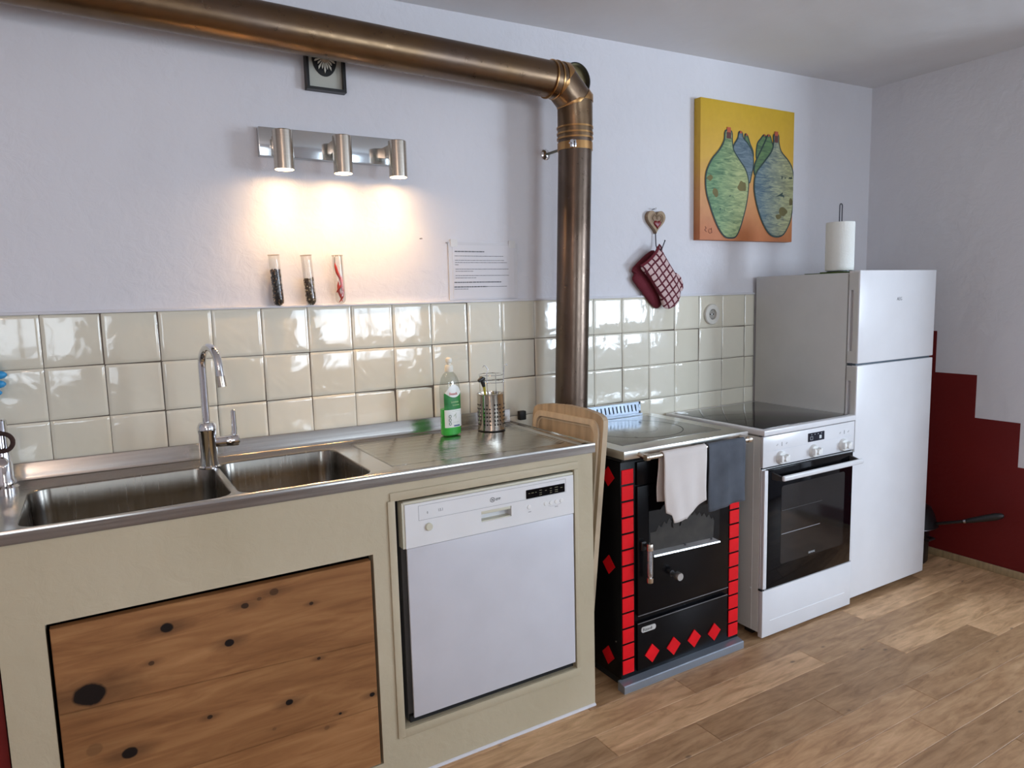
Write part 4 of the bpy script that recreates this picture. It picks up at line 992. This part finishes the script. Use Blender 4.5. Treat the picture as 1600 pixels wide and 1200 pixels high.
# ------------------------------------------------------------------ notice in a plastic sleeve
nt_ = thing('paper_notice', (1.43, .008, 1.398), 'typed instruction sheet in a clear plastic sleeve taped above the tiles', 'notice')
bm = B(); sh = [(1.281, 1.398), (1.576, 1.399), (1.580, 1.609), (1.282, 1.612)]; prism(bm, sh, .0055, .0085); obj('sleeve', bm, mat('clear_sleeve', (.66, .65, .67), .18, var=.03, spec=.6), nt_, smooth=False)
obj('sheet', bx(1.297, 1.562, .0045, .0056, 1.404, 1.600), mat('printed_paper', (.68, .665, .69), .6, var=.02), nt_)
bm = B(); bm2 = B(); rnd = random.Random(5)
def line(bm, x0, x1, z, h):
    x = x0
    while x < x1 - .003:
        w_ = min(rnd.uniform(.004, .015), x1 - x); box(bm, x, x + w_, .0039, .0046, z - h / 2, z + h / 2); x += w_ + .0016
for a, b_, z, bold in ((1.307, 1.432, 1.5765, 1), (1.306, 1.515, 1.560, 0), (1.307, 1.518, 1.544, 0), (1.308, 1.531, 1.536, 0), (1.307, 1.322, 1.5275, 0), (1.308, 1.537, 1.5115, 0), (1.308, 1.382, 1.5035, 0), (1.307, 1.538, 1.4875, 0),
                       (1.307, 1.394, 1.479, 0), (1.302, 1.503, 1.4625, 1), (1.301, 1.440, 1.4455, 1), (1.441, 1.531, 1.4455, 0), (1.301, 1.359, 1.4375, 0)):
    line(bm if bold else bm2, a, b_, z, .0032 if bold else .0019)
obj('bold_print', bm, INK, nt_, kind='stuff'); obj('print', bm2, mat('print_grey', (.16, .15, .16), .7, var=.05), nt_, kind='stuff')
for x, z in ((1.305, 1.605), (1.555, 1.604)): obj('tape', bx(x - .014, x + .014, .0035, .0046, z - .012, z + .016), mat('clear_tape', (.72, .71, .70), .25, var=.03), nt_)
for i, (x, z) in enumerate(((1.172, 1.621), (1.275, 1.608))):
    o = obj('nail', tube(B(), [(x, .012, z), (x, -.004, z - .001), (x, -.006, z - .001)], [.0016, .0016, .003], 8), mat('nail_grey', (.3, .28, .27), .5, .6, var=.1)); tag(o, 'small nail in the white wall, ' + ('left of the two beside the notice' if i == 0 else 'at the upper left corner of the notice'), 'nail')

# ------------------------------------------------------------------ painting
pt_ = thing('canvas_painting', (2.85, .0, 1.64), 'orange-yellow canvas painting of green and blue long-necked bottles', 'painting')
PYF = -.030
def canvas_mat():
    m, nt, b = new_mat('painted_canvas'); v = coords(nt)
    s = N(nt, 'ShaderNodeSeparateXYZ'); nt.links.new(v, s.inputs[0])
    f = math_(nt, 'ADD', math_(nt, 'DIVIDE', s.outputs[2], .63), math_(nt, 'MULTIPLY', math_(nt, 'SUBTRACT', noise(nt, v, 6, 4), .5), .25))
    c = ramp(nt, f, [(0.05, (.52, .17, .055)), (.35, (.62, .29, .09)), (.6, (.68, .40, .045)), (1.0, (.62, .39, .018))])
    c = mixc(nt, .3, c, ramp(nt, noise(nt, v, 30, 5), [(.3, (.8, .75, .7)), (.7, (1, 1, 1))]), 'MULTIPLY')
    nt.links.new(c, b.inputs['Base Color']); b.inputs['Roughness'].default_value = .55; bump(nt, b, noise(nt, v, 60, 4), .2, .002); return m
def bottle_mat(name, stops, rot=.3):
    m, nt, b = new_mat(name); v = coords(nt, scale=(1, 1, 5), rot=(0, rot, 0))
    f = noise(nt, v, 14, 4, .6, 1.0); s = N(nt, 'ShaderNodeSeparateXYZ'); nt.links.new(coords(nt), s.inputs[0])
    c = ramp(nt, f, stops)
    nt.links.new(c, b.inputs['Base Color']); b.inputs['Roughness'].default_value = .5; bump(nt, b, f, .15, .002); return m
def bottle_mat_lr(name, left, right, x0, x1):
    m, nt, b = new_mat(name); P = coords(nt); v = coords(nt, scale=(1, 1, 5), rot=(0, .35, 0))
    s = N(nt, 'ShaderNodeSeparateXYZ'); nt.links.new(P, s.inputs[0])
    f = noise(nt, v, 15, 5, .6, 1.2)
    mx = math_(nt, 'DIVIDE', math_(nt, 'SUBTRACT', s.outputs[0], x0), x1 - x0)
    mx = math_(nt, 'ADD', mx, math_(nt, 'MULTIPLY', math_(nt, 'SUBTRACT', f, .5), 1.3), True)
    ca = ramp(nt, f, [(.3, left[0]), (.65, left[1])]); cb = ramp(nt, f, [(.3, right[0]), (.65, right[1])])
    nt.links.new(mixc(nt, mx, ca, cb), b.inputs['Base Color']); b.inputs['Roughness'].default_value = .5; bump(nt, b, f, .15, .002); return m
CANVAS = canvas_mat()
OUTL = mat('bottle_outline_paint', (.012, .035, .030), .6, var=.3); CORK = mat('cork_red_paint', (.42, .075, .025), .6, var=.2); NECK = mat('neck_brown_paint', (.10, .022, .016), .6, var=.2)
PATCH = mat('ochre_patch_paint', (.14, .115, .035), .7, var=.3)
G1 = bottle_mat_lr('green_bottle_paint', ((.035, .11, .045), (.17, .32, .14)), ((.16, .21, .07), (.42, .46, .20)), -.24, -.03)
G2 = bottle_mat_lr('blue_bottle_paint', ((.035, .075, .11), (.14, .22, .25)), ((.18, .18, .075), (.42, .42, .22)), .06, .27)
G3 = bottle_mat('slate_bottle_paint', [(.3, (.045, .085, .12)), (.7, (.18, .24, .27))]); G4 = bottle_mat('leaf_bottle_paint', [(.3, (.025, .07, .03)), (.7, (.12, .22, .07))])
obj('canvas', box(B(), 2.528, 3.161, PYF, .009, 1.640, 2.262, .0015), CANVAS, pt_)
def lay(pts, y, m, name, k=4, grow=0):
    L = smooth_loop([Vector((p[0], p[1], 0)) for p in pts], k) if k > 1 else [Vector((p[0], p[1], 0)) for p in pts]
    if grow:
        out = []; n = len(L)
        for i in range(n):
            t = (L[(i + 1) % n] - L[i - 1]).normalized(); nn = Vector((t.y, -t.x, 0)); out.append(L[i] + nn * grow)
        L2 = out; A = lambda q: abs(sum(q[i].x * q[(i + 1) % n].y - q[(i + 1) % n].x * q[i].y for i in range(n)))
        if A(L2) < A(L):
            L2 = [L[i] * 2 - out[i] for i in range(n)]
        L = L2
    L = [(min(max(p.x, 2.530), 3.1595), p.y) for p in L]
    return obj(name, prism(B(), L, y - .0006, y), m, pt_, smooth=False)
bigL = [(2.686, 2.128), (2.720, 2.128), (2.724, 2.090), (2.734, 2.048), (2.775, 2.005), (2.815, 1.965), (2.836, 1.915), (2.833, 1.860), (2.822, 1.804), (2.803, 1.748), (2.783, 1.700), (2.757, 1.662), (2.722, 1.655), (2.686, 1.661), (2.650, 1.694), (2.619, 1.741), (2.593, 1.794), (2.571, 1.846), (2.563, 1.899), (2.570, 1.946), (2.602, 1.998), (2.652, 2.046), (2.680, 2.090)]
bigR = [(3.015, 2.141), (3.041, 2.141), (3.045, 2.107), (3.064, 2.066), (3.118, 2.026), (3.148, 1.988), (3.158, 1.93), (3.158, 1.85), (3.151, 1.786), (3.134, 1.733), (3.093, 1.680), (3.044, 1.667), (2.996, 1.679), (2.953, 1.721), (2.919, 1.777), (2.894, 1.838), (2.883, 1.899), (2.896, 1.956), (2.948, 2.009), (3.001, 2.065), (3.014, 2.107)]
bk1 = [(2.775, 2.130), (2.790, 2.130), (2.800, 2.106), (2.835, 2.080), (2.862, 2.045), (2.869, 1.997), (2.857, 1.947), (2.842, 1.910), (2.815, 1.96), (2.78, 2.0), (2.738, 2.055), (2.768, 2.104)]
bk1b = [(2.815, 2.122), (2.828, 2.120), (2.846, 2.085), (2.866, 2.055), (2.868, 2.03), (2.850, 2.04), (2.825, 2.08)]
bk2 = [(2.968, 2.132), (2.983, 2.132), (2.994, 2.108), (3.005, 2.075), (2.95, 2.012), (2.895, 1.956), (2.882, 1.963), (2.888, 2.000), (2.920, 2.052), (2.957, 2.110)]
bk2b = [(2.940, 2.130), (2.951, 2.130), (2.955, 2.10), (2.925, 2.055), (2.905, 2.02), (2.895, 2.04), (2.902, 2.090), (2.925, 2.115)]
y = PYF
for pts, m, nm, dy in ((bk1b, G4, 'small_green_bottle', 0), (bk2b, G4, 'small_green_bottle', 0), (bk1, G3, 'blue_rear_bottle', .0012), (bk2, G4, 'green_rear_bottle', .0012), (bigL, G1, 'large_green_bottle', .0024), (bigR, G2, 'large_blue_bottle', .0024)):
    lay(pts, y - dy, OUTL, 'bottle_outline', 4, .0075); lay(pts, y - dy - .0006, m, nm)
for (a, b_, c, d) in ((2.692, 2.716, 2.126, 2.148), (3.016, 3.040, 2.139, 2.159), (2.776, 2.789, 2.128, 2.139), (2.817, 2.825, 2.121, 2.129), (2.968, 2.979, 2.131, 2.141), (2.941, 2.948, 2.130, 2.138)):
    obj('cork', bx(a, b_, y - .0042, y - .0030, c, d), CORK, pt_)
obj('neck_band', bx(2.688, 2.719, y - .0040, y - .0030, 2.098, 2.126), NECK, pt_); obj('neck_band', bx(3.016, 3.041, y - .0040, y - .0030, 2.108, 2.139), NECK, pt_)
def blob(cx, cz, rx, rz, seed):
    rnd = random.Random(seed); return [(cx + rx * math.cos(a) * rnd.uniform(.7, 1.15), cz + rz * math.sin(a) * rnd.uniform(.7, 1.15)) for a in [2 * PI * k / 9 for k in range(9)]]
for i, (cx, cz, rx, rz) in enumerate(((2.797, 1.890, .031, .027), (2.622, 1.853, .020, .020), (2.586, 1.915, .018, .014), (3.085, 1.785, .034, .022), (3.142, 1.835, .016, .020), (3.056, 1.760, .024, .014))):
    lay(blob(cx, cz, rx, rz, i + 3), y - .0031, PATCH, 'ochre_patch', 2)
for i, pts in enumerate(([(3.070, 1.940), (3.072, 1.957), (3.080, 1.951), (3.078, 1.941)], [(3.092, 1.943), (3.100, 1.951), (3.104, 1.943)], [(3.120, 1.945), (3.131, 1.953), (3.134, 1.944), (3.144, 1.957), (3.152, 1.945)],
                         [(3.028, 1.853), (3.050, 1.862), (3.085, 1.879), (3.080, 1.866), (3.092, 1.862), (3.094, 1.846), (3.086, 1.856), (3.060, 1.858)], [(2.648, 1.780), (2.655, 1.786), (2.658, 1.777)], [(2.681, 1.787), (2.684, 1.772), (2.680, 1.772)], [(2.720, 1.781), (2.735, 1.783), (2.735, 1.780)], [(2.710, 1.842), (2.722, 1.848), (2.717, 1.839)])):
    lay(pts, y - .0031, OUTL, 'brush_mark', 1)
bm = B(); tube(bm, [(2.560, PYF - .0006, 1.70), (2.568, PYF - .0006, 1.692), (2.558, PYF - .0006, 1.684), (2.570, PYF - .0006, 1.676)], .0014, 5); tube(bm, arc3((2.592, PYF - .0006, 1.680), (1, 0, 0), (0, 0, 1), .010, 20, 340, 14), .0012, 5); tube(bm, [(2.600, PYF - .0006, 1.695), (2.604, PYF - .0006, 1.672)], .0012, 5)
obj('signature', bm, mat('brown_signature', (.22, .06, .03), .6, var=.1), pt_, kind='stuff')

# ------------------------------------------------------------------ heart hook with oven mitts
hh = thing('heart_hook', (2.289, .008, 1.66), 'small wooden heart wall hook with a red heart, above the oven mitts', 'hook')
def heart(cx, cz, w_, h, n=40):
    P = []
    for k in range(n):
        t = 2 * PI * k / n; x = 16 * math.sin(t) ** 3; z = 13 * math.cos(t) - 5 * math.cos(2 * t) - 2 * math.cos(3 * t) - math.cos(4 * t); P.append((cx + x / 32 * w_, cz + (z + 2.5) / 29 * h))
    return P
HW = mat('stained_heart_wood', (.26, .17, .10), .6, var=.2); HW2 = mat('carved_heart_wood', (.36, .26, .16), .6, var=.2)
obj('wooden_heart', prism(B(), heart(2.287, 1.712, .104, .098), -.010, .009), HW, hh, smooth=False)
bm = B(); n = 40; A_, B_ = heart(2.287, 1.712, .100, .094), heart(2.287, 1.713, .074, .070)
for i in range(n):
    j = (i + 1) % n; f = [bm.verts.new((p[0], yy, p[1])) for p, yy in ((A_[i], -.0105), (A_[j], -.0105), (B_[j], -.0125), (B_[i], -.0125))]; bm.faces.new(f)
obj('carved_rim', bm, HW2, hh, smooth=False)
bm = B()
for s in (-1, 1): tube(bm, arc3((2.290 + s * .013, -.011, 1.729), (s, 0, 0), (0, 0, 1), .012, -60, 200, 14), .0022, 6)
obj('carved_scroll', bm, HW, hh)
bm = B(); puff(bm, heart(2.291, 1.700, .042, .038), -.010, .006); obj('red_heart', bm, mat('dark_red_enamel', (.20, .012, .015), .35, var=.2), hh)
obj('nail', tube(B(), [(2.280, .010, 1.768), (2.280, -.012, 1.770), (2.280, -.0125, 1.770)], [.002, .002, .005], 12), MATS['nail_grey'], hh)
bm = B(); tube(bm, [(2.287, -.002, 1.668), (2.287, -.006, 1.612), (2.285, -.020, 1.586), (2.270, -.045, 1.578), (2.272, -.060, 1.594), (2.283, -.066, 1.626)], .0024, 8)
lathe(bm, [(.0001, -.004), (.004, 0), (.0001, .004)], (2.2835, -.066, 1.628), 'z', 8); obj('wire_hook', bm, WIRE, hh)

def mitt_mat():
    m, nt, b = new_mat('checked_mitt_cotton'); v = coords(nt, rot=(0, math.radians(40), 0), scale=(1 / .0305, 1, 1 / .0305))
    w1 = noise(nt, coords(nt), 30, 2)
    s = N(nt, 'ShaderNodeSeparateXYZ'); nt.links.new(v, s.inputs[0])
    def ln(o, off):
        f = math_(nt, 'FRACT', math_(nt, 'ADD', math_(nt, 'ADD', o, math_(nt, 'MULTIPLY', w1, .25)), off)); return math_(nt, 'GREATER_THAN', f, .74)
    f = math_(nt, 'MAXIMUM', ln(s.outputs[0], 10.1), ln(s.outputs[2], 10.35))
    nt.links.new(mixc(nt, f, (.60, .44, .43), (.11, .010, .022)), b.inputs['Base Color']); b.inputs['Roughness'].default_value = .9
    bump(nt, b, noise(nt, coords(nt), 200, 3), .3, .002); return m
MRED = mat('dark_red_mitt_cotton', (.13, .010, .020), .9, var=.15, bmp=.3, bscale=250)
mt2 = thing('oven_mitt', (2.23, -.02, 1.34), 'plain dark red oven mitt hanging half hidden behind the checked one', 'oven mitt', 'oven mitts on the heart hook')
L2 = smooth_loop([(2.150, 1.515), (2.255, 1.590), (2.290, 1.560), (2.315, 1.45), (2.320, 1.37), (2.300, 1.340), (2.275, 1.340), (2.245, 1.362), (2.205, 1.405), (2.160, 1.450), (2.148, 1.470), (2.158, 1.490)], 3)
obj('mitt_body', puff(B(), L2, -.010, .014, .014), MRED, mt2)
mt = thing('oven_mitt', (2.30, -.05, 1.335), 'dark red and pink checked oven mitt hanging from the heart hook', 'oven mitt', 'oven mitts on the heart hook')
L1 = smooth_loop([(2.166, 1.520), (2.215, 1.553), (2.262, 1.598), (2.282, 1.590), (2.300, 1.568), (2.324, 1.537), (2.345, 1.512), (2.365, 1.485), (2.378, 1.455), (2.392, 1.425), (2.394, 1.390), (2.375, 1.352), (2.345, 1.337), (2.315, 1.334), (2.293, 1.345), (2.276, 1.385), (2.250, 1.420), (2.225, 1.452), (2.190, 1.490)], 3)
CHK = mitt_mat(); obj('mitt_body', puff(B(), L1, -.044, .018, .016), CHK, mt)
L3 = smooth_loop([(2.358, 1.492), (2.390, 1.484), (2.408, 1.458), (2.416, 1.428), (2.410, 1.412), (2.395, 1.412), (2.378, 1.430), (2.366, 1.445)], 3)
obj('thumb', puff(B(), L3, -.038, .012, .011), CHK, mt)
bm = B(); tube(bm, [(2.163, -.050, 1.520), (2.186, -.060, 1.536), (2.213, -.062, 1.556), (2.240, -.060, 1.580), (2.262, -.050, 1.602)], .0065, 8); obj('cuff_binding', bm, MRED, mt)
bm = B(); tube(bm, [(2.262, -.046, 1.597), (2.272, -.044, 1.612), (2.284, -.040, 1.606), (2.290, -.040, 1.585)], .0035, 8); obj('hanging_loop', bm, MRED, mt)

# ------------------------------------------------------------------ round socket
so = thing('wall_socket', (2.635, -.002, 1.25), 'round white porcelain wall socket on the tiles left of the fridge', 'socket')
POR = mat('porcelain', (.68, .66, .60), .15, var=.03)
obj('cover_ring', lathe(B(), [(.047, .002), (.048, -.006), (.045, -.011), (.026, -.012), (.0245, -.011), (.0235, -.005), (.0235, .0)], (2.635, -.001, 1.299), 'y', 36, caps=False), POR, so)
obj('socket_well', lathe(B(), [(.0001, -.003), (.023, -.003), (.0235, -.005)], (2.635, -.001, 1.299), 'y', 30, caps=False), mat('grey_porcelain', (.38, .36, .32), .3, var=.1), so)
bm = B()
for dx in (-.0095, .0095): lathe(bm, [(.0001, -.0046), (.0032, -.0046), (.0032, -.003)], (2.635 + dx, -.001, 1.299), 'y', 10)
obj('pin_hole', bm, INK, so)
bm = B()
for s in (-1, 1): box(bm, 2.632, 2.638, -.009, -.003, 1.299 + s * .019 - .003, 1.299 + s * .019 + .003)
lathe(bm, [(.0001, -.006), (.0025, -.0055), (.0025, -.003)], (2.635, -.001, 1.299), 'y', 8)
obj('earth_clip', bm, CHROME, so)

# ------------------------------------------------------------------ washing-up bottle
BX_, BY_, BZ_ = 1.197, -.140, .9185
bt = thing('dish_soap_bottle', (BX_, BY_, BZ_), 'clear washing-up liquid bottle, half full of green liquid, with a white cap', 'bottle', rot=(0, 0, math.radians(12)))
def oval_loft(prof, n=40, a0=0, a1=360, off=0):
    bm = B(); rings = []; full = (a1 - a0) == 360
    m_ = n if full else n + 1
    for (w_, d_, z) in prof:
        ring = []
        for k in range(m_):
            t = math.radians(a0 + (a1 - a0) * k / n); c, s = math.cos(t), math.sin(t); e = 2 / 2.5
            ring.append(bm.verts.new(((w_ + off) * math.copysign(abs(c) ** e, c), (d_ + off) * math.copysign(abs(s) ** e, s), z)))
        rings.append(ring)
    for i in range(len(rings) - 1):
        for k in range(m_ if full else n): bm.faces.new((rings[i][k], rings[i][(k + 1) % m_], rings[i + 1][(k + 1) % m_], rings[i + 1][k]))
    return bm, rings
prof = [(.0001, .0001, .001), (.034, .020, .001), (.0385, .0245, .006), (.039, .0255, .02), (.039, .0255, .06), (.0390, .0255, .12), (.0395, .0255, .160), (.0385, .025, .178), (.036, .024, .193), (.031, .0215, .207), (.024, .018, .218), (.0165, .0150, .2245), (.0125, .0125, .228)]
bm, _ = oval_loft(prof); obj('bottle_shell', bm, thin_glass('bottle_plastic', (.86, .88, .86), .06), bt, local=True)
lp = [(.0001, .0001, .003), (.033, .0195, .003), (.0375, .0238, .008), (.038, .0247, .02), (.038, .0247, .098), (.0001, .0001, .098)]
bm, _ = oval_loft(lp); obj('green_liquid', bm, mat('green_detergent', (.05, .60, .07), .12, var=.02, spec=.5), bt, local=True)
bm = lathe(B(), [(.0001, .228), (.0135, .228), (.0148, .231), (.0148, .246), (.0125, .252), (.0075, .254), (.0075, .259), (.0110, .262), (.0120, .268), (.0110, .275), (.0060, .279), (.0001, .280)], (0, 0, 0), 'z', 28, caps=False)
obj('cap', bm, mat('cream_cap', (.80, .79, .70), .35, var=.03), bt, local=True)
# wrap-round label on the front
def label_mat():
    m, nt, b = new_mat('bottle_label'); s = N(nt, 'ShaderNodeSeparateXYZ'); nt.links.new(coords(nt), s.inputs[0]); z = s.outputs[2]; x = s.outputs[0]
    zz = math_(nt, 'ADD', z, math_(nt, 'MULTIPLY', math_(nt, 'ADD', math_(nt, 'MULTIPLY', x, x), 0), -14.0))
    g = math_(nt, 'MULTIPLY', math_(nt, 'GREATER_THAN', z, .096), math_(nt, 'LESS_THAN', zz, .139))
    gcol = ramp(nt, noise(nt, coords(nt), 40, 3), [(.3, (.01, .13, .03)), (.7, (.03, .28, .06))])
    c = mixc(nt, g, (.80, .82, .78), gcol)
    nt.links.new(c, b.inputs['Base Color']); b.inputs['Roughness'].default_value = .3; return m
lprof = [(.0392, .0257, .033), (.0392, .0257, .06), (.0392, .0257, .10), (.0394, .0257, .14), (.0397, .0257, .160), (.0388, .0252, .178), (.0378, .0248, .184)]
bm, rings = oval_loft(lprof, 24, 205, 335, .0004)
for v in bm.verts:                                         # arched top of the label
    if v.co.z > .15:
        v.co.z -= .030 * max(0, (abs(v.co.x) / .036)) ** 2 * (v.co.z - .15) / .034
LBL = obj('label_wrap', bm, label_mat(), bt, local=True)
yl = -.0268
text('label_lettering', 'Frosch', .0150, (-.0225, yl, .1475), mat('label_red', (.60, .03, .03), .4, var=.05), bt, local=True, sx=.85)
text('label_lettering', 'Limonen', .0105, (-.0165, yl, .120), mat('label_pale_green', (.55, .80, .40), .4, var=.05), bt, local=True, sx=.9)
text('label_lettering', 'Spuelmittel', .0065, (-.0100, yl, .110), MATS['label_pale_green'], bt, local=True)
bm = B()
for z in (.047, .060, .073):
    pts = arc3((-.021, yl + .0018, z), (1, 0, 0), (0, 0, 1), .0048, 0, 350, 16); tube(bm, pts + [pts[0]], .0009, 5)
obj('label_symbols', bm, mat('label_dark_green', (.01, .07, .03), .5, var=.1), bt, local=True, kind='stuff')
obj('label_footer', bx(-.006, .019, yl, yl + .0012, .036, .0405), mat('label_blue', (.04, .10, .25), .4, var=.05), bt, local=True)
bm = B(); tube(bm, [(-.006, yl, .072), (.000, yl, .078), (.004, yl, .070)], .0007, 5); tube(bm, [(.006, yl, .084), (.002, yl, .076), (.003, yl, .064)], .0006, 5); box(bm, -.012, .022, yl, yl + .0008, .0905, .0912); box(bm, -.010, .016, yl, yl + .0008, .0505, .0511)
obj('label_sketch', bm, mat('label_sage', (.35, .45, .30), .5, var=.05), bt, local=True, kind='stuff')

# ------------------------------------------------------------------ perforated steel caddy, wire holder and brush
KX, KY, KZ = 1.372, -.122, .9155; KR = .0505
cd = thing('cutlery_caddy', (KX, KY, KZ), 'perforated stainless steel utensil pot on the ribbed drainer', 'utensil pot')
obj('pot_wall', lathe(B(), [(.0001, .0015), (KR - .002, .0015), (KR, .004), (KR, .134), (KR + .0015, .137), (KR - .001, .138), (KR - .002, .134), (KR - .002, .006)], (KX, KY, KZ), 'z', 48, caps=False), steel('pot_steel', (.66, .63, .58), .16, (1, 1, 3), .02, .05), cd)
obj('base_ring', lathe(B(), [(KR - .001, .0), (KR + .0008, 0), (KR + .0008, .004), (KR - .001, .004)], (KX, KY, KZ), 'z', 48, caps=False), BLACKP, cd)
bm = B()
def hole(a, z, r=.0032):
    c = Vector((math.cos(a), math.sin(a), 0)); t = Vector((-math.sin(a), math.cos(a), 0)); o = Vector((KX, KY, KZ + z)) + c * (KR + .0003)
    bm.faces.new([bm.verts.new(o + t * r * math.cos(q) + Vector((0, 0, 1)) * r * math.sin(q)) for q in [2 * PI * k / 10 for k in range(10)]])
for g0 in range(8):
    a0 = math.radians(-136 + g0 * 45)
    for c in range(3):
        a = a0 + math.radians((c - 1) * 12)
        for r in range(6):
            if c == 1 or r < 5 or g0 % 2: hole(a, .026 + r * .0145, .0034 if (r + c) % 2 else .0030)
obj('perforations', bm, DARKGAP, cd, smooth=False, kind='stuff')
wh = thing('wire_basket', (KX, KY, KZ + .02), 'thin wire hanging holder with two rings, sticking up out of the steel pot', 'wire holder')
WR = .0435
bm = B()
for z in (1.095, 1.122):
    pts = [(KX + .005 + (WR + .003) * math.cos(a), KY + (WR + .003) * math.sin(a), z) for a in [2 * PI * k / 32 for k in range(33)]]; tube(bm, pts, .0013, 6)
obj('wire_rings', bm, CHROME, wh)
for s in (-1, 1):
    bm = B(); x = KX + .005 + s * .034
    tube(bm, [(x, KY - .028, .935), (x, KY - .028, 1.10), (x + s * .002, KY - .030, 1.128), (x - s * .004 * (1 if s < 0 else -1), KY - .03, 1.145), (x + s * .006, KY - .03, 1.158), (x + s * .013, KY - .03, 1.160), (x + s * .017, KY - .03, 1.153)], .0015, 7)
    tube(bm, [(x, KY + .028, .935), (x, KY + .028, 1.12)], .0013, 6)
    obj('wire_upright', bm, CHROME, wh)
db = thing('dish_brush', (KX - .03, KY - .01, KZ + .01), 'small brush with a yellow handle and black head in the steel pot', 'brush')
obj('brush_handle', tube(B(), [(KX - .012, KY, .925), (KX - .030, KY - .012, 1.06), (KX - .036, KY - .016, 1.084)], [.004, .0045, .0055], 10), mat('yellow_plastic', (.50, .42, .04), .4, var=.1), db)
bm = B(); tube(bm, [(KX - .036, KY - .016, 1.082), (KX - .042, KY - .018, 1.100), (KX - .046, KY - .020, 1.106)], [.006, .008, .006], 12)
tube(bm, [(KX - .060, KY - .021, 1.104), (KX - .046, KY - .020, 1.112), (KX - .034, KY - .019, 1.110)], [.006, .009, .005], 12); obj('brush_head', bm, BLACKP, db)

# small dark socket box low on the wall beside the board
sb = obj('cable_outlet', box(B(), 1.556, 1.586, -.024, -.003, .916, .952, .003), MATS['soot_iron']); tag(sb, 'small dark metal outlet on the wall between drainer and wooden board', 'outlet')
